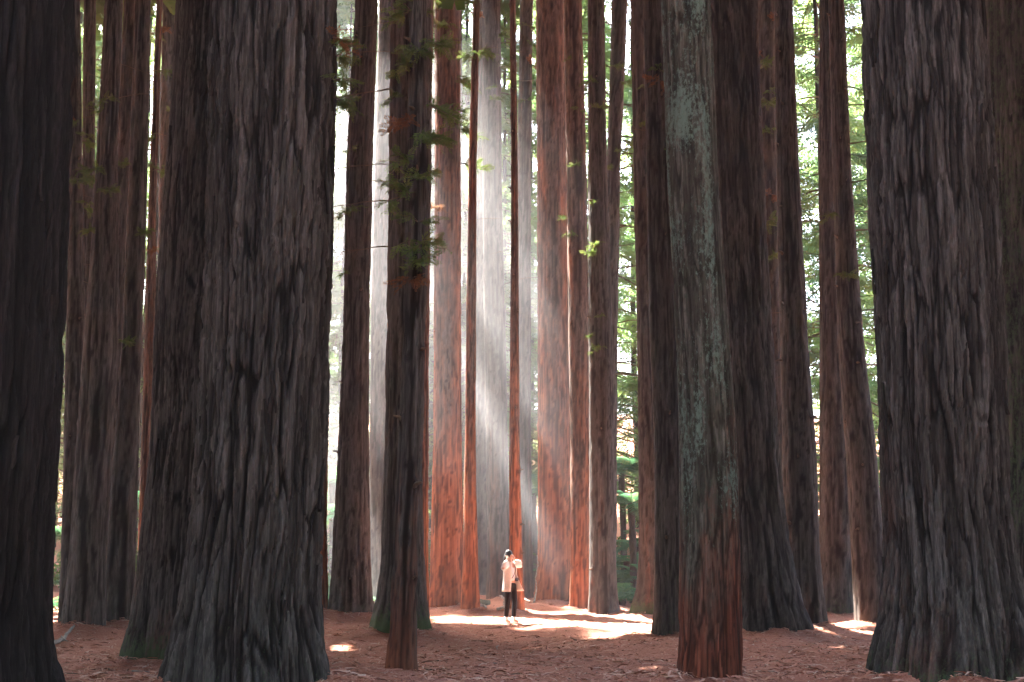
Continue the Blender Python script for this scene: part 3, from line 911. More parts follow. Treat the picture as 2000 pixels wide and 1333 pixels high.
# redwoods added out of sight behind nearer trunks, so their crowns block sun
r = np.random.default_rng(77)
for k, (sx_, y) in enumerate([(-0.3235, 47), (-0.29, 55), (-0.205, 46), (-0.185, 54), (-0.16, 62), (-0.079, 48), (-0.085, 58), (-0.0505, 51), (-0.0125, 50), (0.033, 52), (0.036, 61),
                              (0.066, 48), (0.115, 47), (0.135, 56), (0.165, 49), (0.185, 57), (0.212, 48), (0.325, 47), (0.36, 54), (0.30, 60),
                              (-0.25, 58), (-0.22, 65), (-0.268, 50), (-0.185, 61), (-0.305, 64), (-0.175, 69), (-0.24, 72), (-0.0505, 60), (-0.0795, 67), (-0.0125, 58), (0.034, 69), (-0.21, 55), (-0.20, 75), (-0.27, 67),
                              (-0.095, 45), (-0.124, 44), (-0.126, 50), (-0.0515, 46), (-0.098, 53), (-0.123, 57), (-0.0955, 49), (-0.052, 55)]):
    for dy_ in (0, 1, -1, 2, -2, 3, 4, 5, 6, 8):
        if not shades_pool(sx_ * (y + dy_), y + dy_, 37, .3): y = y + dy_; break
    else: continue
    shade_tree(sx_ * y, y, 35 + 3 * r.random(), 0.3, 700 + k, ('tall added shade redwood hidden close behind the ' if y < 52 else 'tall added shade redwood hidden farther behind the ') + behind(sx_ * y, y), Hb=25.5 + 0.35 * (y - 46), group='added shade redwoods hidden behind nearer trunks')
    OUT.append((sx_ * y, y))


# background conifers beyond the grove, in full light
def far_tree_meshes(seed, H=21.0, R=3.4, Hb=1.6, nb_=64, per=13, dens=1.0, ssz=0.85):
    r = np.random.default_rng(seed)
    mb = MB()
    zz = np.linspace(-0.6, H, 14)
    wob = np.cumsum(r.normal(0, .05, 14))
    mb.tube(np.stack([wob, np.roll(wob, 3) * .5, zz], -1), np.interp(zz, [0, 1, H], [.26, .2, .03]), 10)
    trunk = mb.mesh('trunk', M['bark_mid'])
    bb = MB(); P, yw, pt = [], [], []
    for k in range(nb_):
        z = Hb + (H - Hb) * (k + r.random()) / nb_
        l = R * (0.3 + 0.8 * (1 - (z - Hb) / (H - Hb))) * r.uniform(.6, 1.15); a = r.random() * 6.283
        up = r.uniform(-.25, .15); d = r.uniform(.05, .45)
        s = np.linspace(0, l, 6)
        side = r.normal(0, .12) * (s / l) ** 2 * l
        pts = np.stack([np.cos(a) * s - np.sin(a) * side, np.sin(a) * s + np.cos(a) * side, z + up * s - d * s * s / l], -1)
        bb.tube(pts, np.linspace(.042, .010, 6) * r.uniform(.7, 1.25), 4)
        if r.random() < 0.22: continue          # bare limb
        n = r.poisson(per * dens)
        q = r.random(n) ** .6 * l
        lat = r.normal(0, .25, n) * (.3 + q / l)
        P.append(np.stack([np.cos(a) * q - np.sin(a) * lat, np.sin(a) * q + np.cos(a) * lat, z + up * q - d * q * q / l - r.random(n) * .15], -1))
        yw.append(a + r.normal(0, .6, n)); pt.append(r.normal(.35, .3, n))
    P = np.vstack(P); yw = np.concatenate(yw); pt = np.concatenate(pt)
    fo = scatter('foliage', *SPR[seed % 3], P, rots(yw, pt, r.normal(0, .5, len(P))), r.uniform(.6, 1.3, len(P)) * ssz, M['leaf_far'])
    return trunk, bb.mesh('boughs', M['twig']), fo


FAR = [far_tree_meshes(11, 31, 4.4, 1.6, 100, 15, 1.0, 1.05), far_tree_meshes(12, 35, 4.8, 2.2, 110, 15, 1.0, 1.1),
       far_tree_meshes(13, 26, 3.8, 1.0, 84, 13, 1.0, 1.0), far_tree_meshes(14, 29, 5.0, 3.0, 80, 14, 1.0, 1.1)]


def far_tree(x, y, v, sc, yaw, label, group):
    e = link('conifer_tree', None, loc=(x, y, float(ground_z(x, y))))
    e.rotation_euler = (0, 0, yaw); e.scale = (sc, sc, sc)
    tag(e, label, 'tree', group)
    tr, br, fo = FAR[v]
    link('trunk', tr, e); tag(link('boughs', br, e), kind='stuff'); tag(link('foliage', fo, e), kind='stuff')


r = np.random.default_rng(5)
FARPOS = []
for row, (y0, n) in enumerate(((55, 11), (64, 15), (75, 17), (88, 18))):
    for k in range(n):
        y = y0 + r.uniform(-3.5, 3.5)
        x = ((k + .5) / n * 2 - 1) * (0.46 * y0) + r.uniform(-1.2, 1.2)
        if any(math.hypot(x - a, y - b_) < 2.2 for a, b_ in OUT) or not clear_of(x, y, 3): continue
        hs = next((q for q in (1.3 if row > 1 else 1.1, .8, .6, .45) if not shades_pool(x, y, 33 * q, 4.0 * q)), None)
        if hs is None: continue
        FARPOS.append((x, y))
        far_tree(x, y, int(r.integers(0, 4)), hs * r.uniform(.85, 1.05), r.random() * 6.283, ['sunlit green conifer just beyond the ', 'second sunlit conifer back beyond the ', 'third sunlit conifer back, far beyond the ', 'hazy conifer on the slope far beyond the '][row] + behind(x, y), 'sunlit conifers beyond the grove')

for sx_, y, q in ((-0.134, 66, 1.1), (-0.128, 72, 1.2), (-0.104, 68, 1.1), (-0.0625, 70, 1.15), (-0.037, 67, 1.1), (0.013, 69, 1.1), (-0.30, 70, 1.2), (-0.355, 66, 1.2), (-0.338, 60, 1.0)):
    far_tree(sx_ * y, y, int(r.integers(0, 4)), q, r.random() * 6.283, 'full pale-green conifer seen in the gap beside the ' + behind(sx_ * y, y), 'sunlit conifers beyond the grove')
for k in range(84):  # unseen ring added to cut low light from behind and the sides
    a = 2 * math.pi * (k + r.random()) / 84
    d = r.uniform(22, 40)
    x, y = d * math.cos(a), d * math.sin(a) * 0.9 - 4
    if y > 0 and abs(x) < 0.46 * y + 3: continue
    if y > 8 and abs(x) < 0.46 * y + 7: continue
    if any(math.hypot(x - p, y - q) < 1.5 for p, q in OUT): continue
    far_tree(x, y, int(r.integers(0, 4)), r.uniform(.9, 1.3), r.random() * 6.283, 'dense young conifer added unseen around the viewer to block light', 'young conifers added around the grove to block light')

# ------------------------------------------------------------------ leafy shoots, dead branches, bark strips on the trunks
def shoot_mesh(seed, dead=False):
    r = np.random.default_rng(seed)
    mb = MB(); P, yw, pt, sz = [], [], [], []
    for k in range(r.integers(4, 7)):
        a = r.uniform(-1.2, 1.2); L = r.uniform(.25, .7); up = r.uniform(-.25, .45)
        s_ = np.linspace(0, 1, 5)
        pts = np.stack([np.cos(a) * L * s_, np.sin(a) * L * s_, up * L * s_ - .25 * L * s_ ** 2], -1)
        mb.tube(pts, np.linspace(.010, .004, 5), 4)
        n = r.integers(5, 9)
        for q in r.uniform(.25, 1, n):
            P.append([np.interp(q, s_, pts[:, i]) for i in range(3)]); yw.append(a + r.normal(0, .75)); pt.append(r.normal(.2, .4)); sz.append(r.uniform(.16, .36))
    fo = scatter('needles', *SPR[seed % 3], np.array(P), rots(np.array(yw), np.array(pt), r.normal(0, .5, len(P))), np.array(sz), M['dead_leaf' if dead else 'leaf'])
    return mb.mesh('leafy_shoot', M['twig']), fo


SHOOTS = [shoot_mesh(k, dead=(k == 5)) for k in range(6)]


def z_from_px(t, y):
    return at_depth(1000, y, t['D'])[2]


def add_shoot(key, y, ang, sc=1.0, v=None):
    """ang: 0 faces the viewer, negative to the left"""
    t = BYKEY[key]
    z = z_from_px(t, y); x, rr = axis_at(t, z)
    a = t['face'] + ang
    v = (random.randrange(5) if random.random() < .9 else 5) if v is None else v
    if key in ('T22', 'T21', 'T23') and v == 5: v = 0
    tw, fo = SHOOTS[v]
    o = link('leafy_shoot', tw, t['obj'], (x + math.cos(a) * (rr - .02) - t['root'][0], math.sin(a) * (rr - .02), z))
    o.rotation_euler = (random.uniform(-.3, .3), random.uniform(-.25, .3), a); o.scale = (sc, sc, sc)
    tag(link('needles', fo, o), kind='stuff')


rs = random.Random(4)
for key, y0, y1, n, sc in [('T13', -20, 560, 15, .7), ('T12', -20, 420, 8, .65), ('T15', -10, 420, 7, 1.1), ('T10', 60, 560, 7, .7), ('T22', 120, 720, 7, .45), ('T23', -10, 330, 7, .6),
                           ('T24', 130, 480, 5, .8), ('T25', 60, 420, 4, .7), ('T17b', 0, 240, 6, .7), ('T19', 0, 260, 4, .7), ('T21', 60, 520, 6, .4), ('T28', 30, 520, 12, .9), ('T3', 150, 480, 5, .6),
                           ('T2', 200, 420, 6, .7), ('T5', 150, 700, 3, .5), ('T6', 100, 500, 4, .7), ('T6b', 0, 500, 6, .9), ('T16', 0, 160, 3, .9), ('T31', 250, 600, 2, .5)]:
    for k in range(n):
        add_shoot(key, y0 + (y1 - y0) * (k + rs.random()) / n, rs.uniform(-1.5, 1.5), sc * rs.uniform(.65, 1.25))
for y, a in ((105, 1.45), (160, 1.3), (185, 1.5), (80, 1.2)):
    add_shoot('T8', y, a, .7)
for y in (488, 690):
    add_shoot('T22', y, -.5, .4, 1); add_shoot('T22', y - 6, -.1, .4, 2)


def dead_branch_mesh(seed):
    r = np.random.default_rng(seed)
    mb = MB()
    s_ = np.linspace(0, 1, 9)
    wob = np.cumsum(r.normal(0, .012, 9)); wob2 = np.cumsum(r.normal(0, .012, 9))
    pts = np.stack([s_, wob, .06 * r.uniform(-1, .6) * s_ - .10 * s_ ** 2 + wob2], -1)
    mb.tube(pts, np.linspace(.013, .0035, 9), 5)
    for q in r.uniform(.3, .95, 4):
        p = np.array([np.interp(q, s_, pts[:, i]) for i in range(3)]); a = r.choice([-1, 1]) * r.uniform(.4, 1.0); L = r.uniform(.10, .28)
        u = np.linspace(0, 1, 4)
        mb.tube(np.stack([p[0] + np.cos(a) * L * u, p[1] + np.sin(a) * L * u, p[2] + r.uniform(-.3, .3) * L * u], -1), np.linspace(.006, .002, 4), 4)
    return mb.mesh('dead_branch', M['twig'])


DEADB = [dead_branch_mesh(k) for k in range(5)]


def dead_branch(key, y, ang, L, thick=1.0):
    t = BYKEY[key]; z = z_from_px(t, y); x, rr = axis_at(t, z); a = t['face'] + ang
    o = link('dead_branch', DEADB[rs.randrange(5)], t['obj'], (x + math.cos(a) * (rr - .03) - t['root'][0], math.sin(a) * (rr - .03), z))
    o.rotation_euler = (rs.uniform(-1, 1), rs.uniform(-.18, .28), a); o.scale = (L, L * .8 * thick, L * .8 * thick)


for k in range(34):                                            # the bristling trunk
    dead_branch('T2', 60 + k * 29 + rs.uniform(-8, 8), rs.choice([-1.45, -1.2, 1.3, 1.0]), rs.uniform(.25, .6), 1.4)
for y, L in ((108, 1.0), (181, 1.7), (322, 1.2), (394, 1.4), (484, 1.3), (50, .8)):
    dead_branch('T12', y, -1.45, L)
for y, L in ((182, 1.1), (105, .7), (330, .6)):
    dead_branch('T10', y, -1.4, L)
for k in range(17):                                            # long bare limbs over the fern gap
    dead_branch('T23', 270 + k * 36 + rs.uniform(-8, 8), 1.25 + rs.uniform(-.35, .3), rs.uniform(1.0, 2.0), 1.2)
for k in range(10):
    dead_branch('T30', 80 + k * 70, rs.choice([-1.4, -1.1]), rs.uniform(.7, 1.4)); dead_branch('T31', 60 + k * 75, rs.choice([1.4, 1.1]), rs.uniform(.7, 1.5), 1.2)
for key in ('T3', 'T5', 'T6', 'T15', 'T19', 'T18', 'T16', 'T20', 'T29', 'T25'):
    for k in range(3):
        dead_branch(key, rs.uniform(60, 700), rs.choice([-1.35, 1.35, 1.0, -1.0]), rs.uniform(.35, 1.1))


def strip_mesh(seed):
    r = np.random.default_rng(seed)
    n = 7; s_ = np.linspace(0, 1, n)
    w = .022 * np.sin(np.pi * (s_ * .9 + .05)) ** .5 + .004
    bend = np.cumsum(r.normal(0, .012, n)); lift = .030 * (s_ - .35) ** 2 * r.uniform(-1, 3)
    rings = []
    for k in range(n):
        c = np.array([.012 + lift[k], bend[k], -s_[k] * .62])
        rings.append(c + np.array([[.014, 0, 0], [0, w[k], 0], [-.030, 0, 0], [0, -w[k], 0]]))
    mb = MB(); mb.ring_loft(rings)
    me = mb.mesh('bark_strip', M['bark_old'], False)
    return me


STRIPS = [strip_mesh(k) for k in range(6)]
for key, n in (('T8', 80), ('T32', 38), ('T7', 16), ('T1', 20)):
    t = BYKEY[key]
    for k in range(n):
        z = rs.uniform(.5, t['z_top']); x, rr = axis_at(t, z); a = t['face'] + rs.uniform(-1.4, 1.4)
        o = link('bark_strip', STRIPS[rs.randrange(6)], t['obj'], (x + math.cos(a) * (rr + .004) - t['root'][0], math.sin(a) * (rr + .004), z))
        o.rotation_euler = (rs.uniform(-.14, .14), rs.uniform(-.03, .05), a)
        f = rs.uniform(.5, 1.3); o.scale = (1.0, rs.uniform(.6, 1.3), f)

# ------------------------------------------------------------------ ferns and shrubs beyond the trunks
def frond_mesh(seed, L=1.7):
    r = np.random.default_rng(seed)
    s_ = np.linspace(0, 1, 12)
    x = L * (s_ - .18 * s_ ** 3); z = L * (.42 * s_ - .62 * s_ ** 2)
    mb = MB(); mb.tube(np.stack([x, 0 * x, z], -1), np.linspace(.014, .004, 12), 4)
    for q in np.linspace(.10, .99, 26):
        p = np.array([np.interp(q, s_, x), 0, np.interp(q, s_, z)])
        l = .30 * L * (math.sin(math.pi * (.12 + .86 * q)) ** .8) + .02
        for sd in (-1, 1):
            d = np.array([.45, sd * .9, -.16 + r.uniform(-.08, .08)]); nrm = np.array([.9, -sd * .2, 0]) * .028 * L
            mb.add([p, p + d * l * .4 + nrm, p + d * l + np.array([0, 0, -.06 * l]), p + d * l * .4 - nrm], [[0, 1, 2, 3]])
    return mb.mesh('frond', M['fern'], False)


FRONDS = [frond_mesh(k) for k in range(3)]


def fern_stem_mesh():
    mb = MB(); zz = np.linspace(-.3, 1, 12)
    mb.tube(np.stack([.03 * np.sin(zz * 4), .02 * np.cos(zz * 3), zz], -1), .10 + .03 * np.abs(np.sin(zz * 37)), 9)
    return mb.mesh('stem', M['fern_stem'])


FSTEM = fern_stem_mesh()


def tree_fern(px, D, h, sc, n, label, group=None):
    x = (px - 1000) / F * D; z0 = float(ground_z(x, D))
    e = link('tree_fern' if h > .5 else 'fern', None, loc=(x, D, z0))
    tag(e, label, 'fern', group)
    st = link('stem', FSTEM, e); st.scale = (1, 1, max(h, .12))
    for k in range(n):
        f = link('frond', FRONDS[k % 3], e, (0.03 * math.sin(h * 4), 0, h - .05))
        f.rotation_euler = (rs.uniform(-.15, .15), rs.uniform(-.35, .25) - (.25 if k % 3 == 0 else 0), 2 * math.pi * k / n + rs.uniform(-.2, .2))
        q = sc * rs.uniform(.8, 1.15); f.scale = (q, q, q)


tree_fern(1232, 43, 3.3, 1.05, 14, 'tree fern with arching teal fronds in the gap beside the moss-rooted trunk')
tree_fern(1214, 49, 4.4, 1.15, 14, 'taller tree fern behind another in the gap beside the moss-rooted trunk')
tree_fern(1246, 47, 1.8, .9, 12, 'low tree fern under the bare limbs in the gap')
tree_fern(690, 44, 3.0, 1.1, 14, 'tree fern behind the straight grey-brown trunk with the flared foot')
tree_fern(652, 47, 4.2, 1.2, 14, 'tall tree fern beside the orange sunlit trunk edge')
tree_fern(668, 40, .25, .9, 11, 'low fern at the foot of the fern thicket by the orange trunk edge')
tree_fern(104, 42, 2.2, .95, 13, 'tree fern seen between the near-black trunk and the bristling one')
tree_fern(98, 38, .15, .5, 11, 'small pale ground fern behind the sunlit patch near the near-black trunk')
tree_fern(116, 39.5, .15, .45, 10, 'second small ground fern close to the foot of the bristling trunk')
tree_fern(1042, 48, 3.6, 1.1, 13, 'tree fern just visible between the pinkish and the wide orange trunk')
tree_fern(1590, 46, 2.4, 1.0, 13, 'tree fern in the narrow gap beside the knotty brown trunk')
tree_fern(1712, 47, 3.2, 1.1, 13, 'tree fern beside the giant ribbed trunk, beyond the grey leaning one')
tree_fern(232, 45, 3.4, 1.1, 13, 'tree fern in the slit beside the blue-grey trunk')
for px, D_, h_, q_ in ((1210, 41.5, .3, .9), (1240, 40.5, .2, .8), (1222, 46, 1.2, 1.0), (1252, 43.5, .9, .9), (1205, 44, .8, 1.0), (676, 42, .6, .9), (700, 46, 1.4, 1.0), (648, 43, .4, .9)):
    tree_fern(px, D_, h_, q_, 12, 'leafy fern in the thicket %.0f m back beyond the ' % D_ + behind((px - 1000) / F, 1.0), 'ferns of the thicket')
for k, px in enumerate((868, 918, 990, 1044, 1208, 1250, 1238, 655, 700, 112, 1706, 1588)):
    tree_fern(px + rs.uniform(-6, 6), rs.uniform(46, 53), .2 + rs.random() * .3, rs.uniform(.7, 1.0), 10, 'low green fern on the bank beyond the ' + behind((px - 1000) / F, 1.0), 'ferns on the bank')


def shrub_meshes(seed):
    r = np.random.default_rng(seed)
    mb = MB(); P = []
    for k in range(11):
        a = r.random() * 6.283; L = r.uniform(.8, 1.9); o = r.uniform(.2, .8); u = np.linspace(0, 1, 6)
        pts = np.stack([np.cos(a) * o * L * u ** 1.4, np.sin(a) * o * L * u ** 1.4, L * u - .15 * L * u ** 3 - .1], -1)
        mb.tube(pts, np.linspace(.016, .005, 6), 5)
        for q in r.uniform(.25, 1, 40):
            P.append([np.interp(q, u, pts[:, i]) for i in range(3)] + r.normal(0, .16, 3))
    P = np.array(P); n = len(P)
    tv = np.array([[0, 0, 0], [.5, .24, .05], [1, 0, -.08], [.5, -.24, .05]]); tq = np.array([[0, 1, 2, 3]])
    fo = scatter('leaves', tv, tq, P, rots(r.random(n) * 6.283, r.normal(.3, .5, n), r.normal(0, .5, n)), r.uniform(.10, .26, n), M['shrub'])
    return mb.mesh('stems', M['twig']), fo


SHRUBS = [shrub_meshes(k) for k in range(3)]
for k in range(46):
    D = rs.uniform(45, 60); px = rs.uniform(-40, 2040); x = (px - 1000) / F * D
    if any(math.hypot(x - a, D - b_) < .9 for a, b_ in OUT): continue
    e = link('shrub', None, loc=(x, D, float(ground_z(x, D)))); tag(e, ('leafy green shrub on the bank beyond the ' if D < 52 else 'leafy shrub higher up the bank beyond the ') + behind(x, D), 'shrub', 'shrubs on the bank')
    st, fo = SHRUBS[k % 3]; sc = rs.uniform(.9, 1.7); e.scale = (sc, sc, sc * rs.uniform(.8, 1.2)); e.rotation_euler = (0, 0, rs.random() * 6.283)
    tag(link('stems', st, e), kind='stuff'); tag(link('leaves', fo, e), kind='stuff')

# ------------------------------------------------------------------ sticks, vine, log
def px_tube(name, pts, rad, mat, label, cat, group=None, sides=7, lift=0.0):
    """pts: (px, py, D) turned into points in the place"""
    W = np.array([at_depth(x, y, D) for x, y, D in pts])
    W[:, 2] = np.maximum(W[:, 2], ground_z(W[:, 0], W[:, 1]) + lift)
    base = W[0].copy()
    n = 5 * len(W)
    u = np.linspace(0, len(W) - 1, n)
    Wd = np.stack([np.interp(u, np.arange(len(W)), W[:, i]) for i in range(3)], -1) - base
    Wd[1:-1] += np.random.default_rng(len(pts) * 7 + int(pts[0][0])).normal(0, .006, (n - 2, 3))
    mb = MB(); mb.tube(Wd, np.interp(u, [0, len(W) - 1], [rad, rad * .5]), sides)
    o = link(name, mb.mesh(name, mat), None, base)
    tag(o, label, cat, group); return o


g1 = on_ground(97, 1262); g2 = on_ground(150, 1240)
px_tube('fallen_branch', [(97, 1260, g1[1]), (122, 1252, (g1[1] + g2[1]) / 2), (150, 1242, g2[1])], .045, M['grey_wood'], 'pale fallen branch lying at the foot of the brown leaning trunk', 'branch', lift=.03)
px_tube('fallen_branch', [(86, 1236, 25.0), (94, 1248, 24.2), (101, 1258, 23.4)], .028, M['grey_wood'], 'thin pale stick propped over the fallen branch', 'branch', lift=.03)
px_tube('fallen_branch', [(120, 1243, 24.4), (126, 1250, 24.0), (132, 1254, 23.8)], .015, M['grey_wood'], 'short twig standing up beside the fallen branch', 'branch', lift=.02)
T20 = BYKEY['T20']; dv = T20['D'] - .55
px_tube('dry_vine', [(1036, 1187, dv - .4), (1043, 1178, dv - .2), (1048, 1150, dv), (1046, 1128, dv), (1051, 1104, dv), (1049, 1085, dv)], .030, M['grey_wood'], 'whitish vine climbing the foot of the wide orange trunk', 'vine')
px_tube('fallen_branch', [(972, 1190, 35.5), (984, 1187, 35.2), (986, 1172, 35.2), (979, 1165, 35.3), (975, 1164, 35.3)], .045, M['grey_wood'], 'white twisted snag sticking up behind the person', 'branch', lift=.02)
px_tube('fallen_branch', [(1018, 1168, 36.4), (1026, 1171, 36.2), (1035, 1175, 36.0)], .03, M['grey_wood'], 'pale stick leaning by the slender knotty trunk', 'branch', lift=.02)
px_tube('fallen_branch', [(938, 1187, 37.5), (946, 1184, 37.5), (950, 1190, 37)], .05, M['grey_wood'], 'short grey branch end beside the slender orange sapling', 'branch', lift=.03)
px_tube('mossy_log', [(934, 1178, 40.5), (945, 1178, 40.5), (957, 1177, 40.6)], .14, M['rock'], 'green mossy log lying behind the slender orange sapling', 'log', lift=.08, sides=10)
for k in range(40):
    px, py = rs.uniform(60, 1960), rs.uniform(1200, 1330)
    g = on_ground(px, py); a = rs.random() * 6.283; L = rs.uniform(.15, .5)
    if not clear_of(g[0], g[1], 1.1): continue
    u = np.linspace(-.5, .5, 5)
    X_, Y_ = g[0] + np.cos(a) * L * u + .02 * np.sin(u * 9), g[1] + np.sin(a) * L * u
    W = np.stack([X_, Y_, ground_z(X_, Y_) + .012], -1) - [g[0], g[1], 0]
    mb = MB(); mb.tube(W, np.linspace(.010, .005, 5), 5)
    tag(link('twig', mb.mesh('twig', M['twig' if k % 3 else 'grey_wood']), None, (g[0], g[1], 0)), 'small dry twig on the needle litter near the ' + beside(g[0], g[1]), 'twig', 'twigs on the forest floor')

# ------------------------------------------------------------------ the person
M['skin'] = simple('skin', (0.55, 0.34, 0.25), 0.5, 0.05, 10, 0.4)
M['coat'] = simple('cream_coat', (0.74, 0.70, 0.65), 0.9, 0.08, 30)
M['white'] = simple('white_cloth', (0.78, 0.77, 0.76), 0.85, 0.04, 30)
M['black'] = simple('black_cloth', (0.006, 0.006, 0.007), 0.85, 0.2, 30)
M['hair'] = simple('black_hair', (0.012, 0.010, 0.010), 0.4, 0.3, 60, 0.5)
M['plastic'] = simple('black_plastic', (0.02, 0.022, 0.028), 0.25, 0.1, 20, 0.5)


def skin_obj(name, verts, edges, rad, mat, parent, root=0, sub=2):
    me = bpy.data.meshes.new(name); me.from_pydata(verts, edges, []); me.materials.append(mat)
    o = link(name, me, parent)
    bm = bmesh.new(); bm.from_mesh(me); lay = bm.verts.layers.skin.verify()
    for k, v in enumerate(bm.verts):
        q = rad[k] if isinstance(rad[k], tuple) else (rad[k], rad[k])
        v[lay].radius = q; v[lay].use_root = (k == root)
    bm.to_mesh(me); bm.free()
    sk = o.modifiers.new('skin', 'SKIN'); sk.use_smooth_shade = True; sk.branch_smoothing = .3
    ss = o.modifiers.new('sub', 'SUBSURF'); ss.levels = sub; ss.render_levels = sub
    return o


def person():
    g = on_ground(997, 1218.5)
    e = link('person', None, loc=(g[0], g[1], float(ground_z(g[0], g[1]))))
    e.rotation_euler = (0, 0, math.radians(-38)); e.scale = (.985, .985, .985)
    tag(e, 'person in cream coat and black trousers, hands at headphones, gazing up', 'person')
    V = [(0, 0, .90), (-.01, 0, 1.06), (-.01, 0, 1.24), (-.01, 0, 1.40), (-.005, 0, 1.455), (-.02, 0, 1.535), (-.05, 0, 1.60), (.045, 0, 1.515), (.055, 0, 1.570), (.088, 0, 1.585)]
    R = [.115, .10, .115, .058, .047, .078, .076, .036, .040, .010]
    E = [(0, 1), (1, 2), (2, 3), (3, 4), (4, 5), (5, 6), (5, 7), (5, 8), (8, 9)]
    for sd, up in ((-1, 0.0), (1, .07)):
        b0 = len(V)
        V += [(-.01, sd * .155, 1.365), (.05, sd * .36, 1.27 + up), (.015, sd * .150, 1.455), (-.005, sd * .118, 1.515)]
        R += [.055, .040, .026, .030]
        E += [(2, b0), (b0, b0 + 1), (b0 + 1, b0 + 2), (b0 + 2, b0 + 3)]
        for k in range(4):                                     # fingers lie over the ear cup
            f0 = len(V); q = (k - 1.5) * .021
            V += [(q - .005, sd * .112, 1.545), (q - .02, sd * .108, 1.572 - abs(k - 1.4) * .004), (q - .035, sd * .100, 1.592 - abs(k - 1.4) * .007)]
            R += [.0095, .009, .0075]; E += [(b0 + 3, f0), (f0, f0 + 1), (f0 + 1, f0 + 2)]
        f0 = len(V)
        V += [(.035, sd * .118, 1.515), (.052, sd * .108, 1.535)]; R += [.010, .008]; E += [(b0 + 3, f0), (f0, f0 + 1)]
        l0 = len(V)
        st = .03 * sd
        V += [(0, sd * .085, .84), (.02 + st, sd * .10, .48), (-.015 + st, sd * .105, .09), (.12 + st, sd * .12, .035)]
        R += [.078, .052, .036, .030]; E += [(0, l0), (l0, l0 + 1), (l0 + 1, l0 + 2), (l0 + 2, l0 + 3)]
    body = skin_obj('body', V, E, R, M['skin'], e)
    # trousers
    tv = [(0, 0, .99), (0, 0, .90)]; tr = [.128, .140]; te = [(0, 1)]
    for sd in (-1, 1):
        l0 = len(tv); st = .03 * sd
        tv += [(0, sd * .088, .82), (.012 + st * .5, sd * .095, .64), (.02 + st, sd * .10, .47), (-.008 + st, sd * .103, .28), (-.015 + st, sd * .105, .135)]
        tr += [.098, .086, .068, .060, .050]; te += [(1, l0), (l0, l0 + 1), (l0 + 1, l0 + 2), (l0 + 2, l0 + 3), (l0 + 3, l0 + 4)]
    skin_obj('trousers', tv, te, tr, M['black'], e, 1)
    skin_obj('top', [(0, 0, .96), (-.005, 0, 1.08), (-.008, 0, 1.24), (-.01, 0, 1.385), (-.01, -.12, 1.36), (-.01, .12, 1.36)], [(0, 1), (1, 2), (2, 3), (2, 4), (2, 5)],
             [.128, .124, .134, .066, .066, .066], M['white'], e)
    # socks and shoes
    for sd in (-1, 1):
        st = .03 * sd; x0, y0 = -.015 + st, sd * .105
        mb = MB(); mb.tube([(x0, y0, .06), (x0, y0, .11), (x0, y0, .17)], [.046, .044, .045], 12)
        link('sock', mb.mesh('sock', M['white']), e)
        rings = []
        for q, (wx, hh, zb) in zip(np.linspace(0, 1, 8), [(.022, .04, .02), (.040, .08, 0), (.043, .085, 0), (.042, .075, 0), (.044, .06, 0), (.046, .05, 0), (.040, .042, .002), (.016, .02, .012)]):
            xx = x0 - .07 + q * .255; th = np.linspace(0, 2 * np.pi, 12, endpoint=False)
            yy = y0 + wx * np.cos(th) + sd * .016 * q; zz = zb + hh * (.5 + .5 * np.sin(th)) - .004
            rings.append(np.stack([np.full(12, xx), yy, zz], -1))
        mb = MB(); mb.ring_loft(rings)
        link('shoe', mb.mesh('shoe', M['white']), e)
    # coat: open at the front, flaring at the hem, with full sleeves
    zs_ = [1.425, 1.40, 1.35, 1.26, 1.14, 1.02, .90, .80, .745]
    hy = [.075, .120, .172, .185, .185, .188, .200, .212, .218]; hx = [.070, .085, .118, .142, .145, .148, .156, .166, .172]
    rings = []
    for k, z in enumerate(zs_):
        op = math.radians([30, 26, 22, 24, 28, 32, 36, 40, 42][k])
        th = np.linspace(op, 2 * np.pi - op, 40)
        fold = 1 + .035 * np.sin(th * 9 + k * .4) * (k / 8)
        x = hx[k] * np.cos(th) * fold - .012; y = hy[k] * np.sin(th) * fold
        fl = np.exp(-((th - op) / .5) ** 2) * max(0, k - 4) / 4    # the far front edge swings out
        x = x + fl * .16; y = y + fl * .03
        rings.append(np.stack([x, y, np.full(40, z) + .02 * fl], -1))
    mb = MB(); mb.ring_loft(rings, closed=False)
    c = link('coat', mb.mesh('coat', M['coat']), e)
    so = c.modifiers.new('thick', 'SOLIDIFY'); so.thickness = .014; so.offset = 1
    for sd, up in ((-1, 0.0), (1, .07)):
        p = np.array([(-.012, sd * .12, 1.365), (.01, sd * .19, 1.345 + up * .2), (.03, sd * .285, 1.31 + up * .7), (.052, sd * .365, 1.265 + up), (.048, sd * .335, 1.335 + up * .8), (.036, sd * .245, 1.405 + up * .3), (.018, sd * .165, 1.455)])
        mb = MB(); mb.tube(p, [.078, .080, .072, .060, .066, .054, .040], 14)
        sl = link('sleeve', mb.mesh('sleeve', M['coat']), c)
        ms = sl.modifiers.new('sub', 'SUBSURF'); ms.levels = 1; ms.render_levels = 1
    mb = MB(); th = np.linspace(.5, 2 * np.pi - .5, 20)
    mb.tube(np.stack([.078 * np.cos(th) - .012, .085 * np.sin(th), 1.425 - .03 * np.cos(th)], -1), .022, 8)
    link('collar', mb.mesh('collar', M['coat']), c)
    # hair: cap over the skull and a fall down the nape
    th = np.linspace(0, 2 * np.pi, 20, endpoint=False); rings = []
    for q in np.linspace(0.02, .98, 12):
        ang = q * math.pi
        rr = math.sin(ang) ** .8; zz = 1.578 + .112 * math.cos(ang)
        x = -.052 + .098 * rr * np.cos(th); x = np.minimum(x, .028 + .05 * math.cos(ang))
        rings.append(np.stack([x, .090 * rr * np.sin(th), np.full(20, zz) + .02 * (x < 0)], -1))
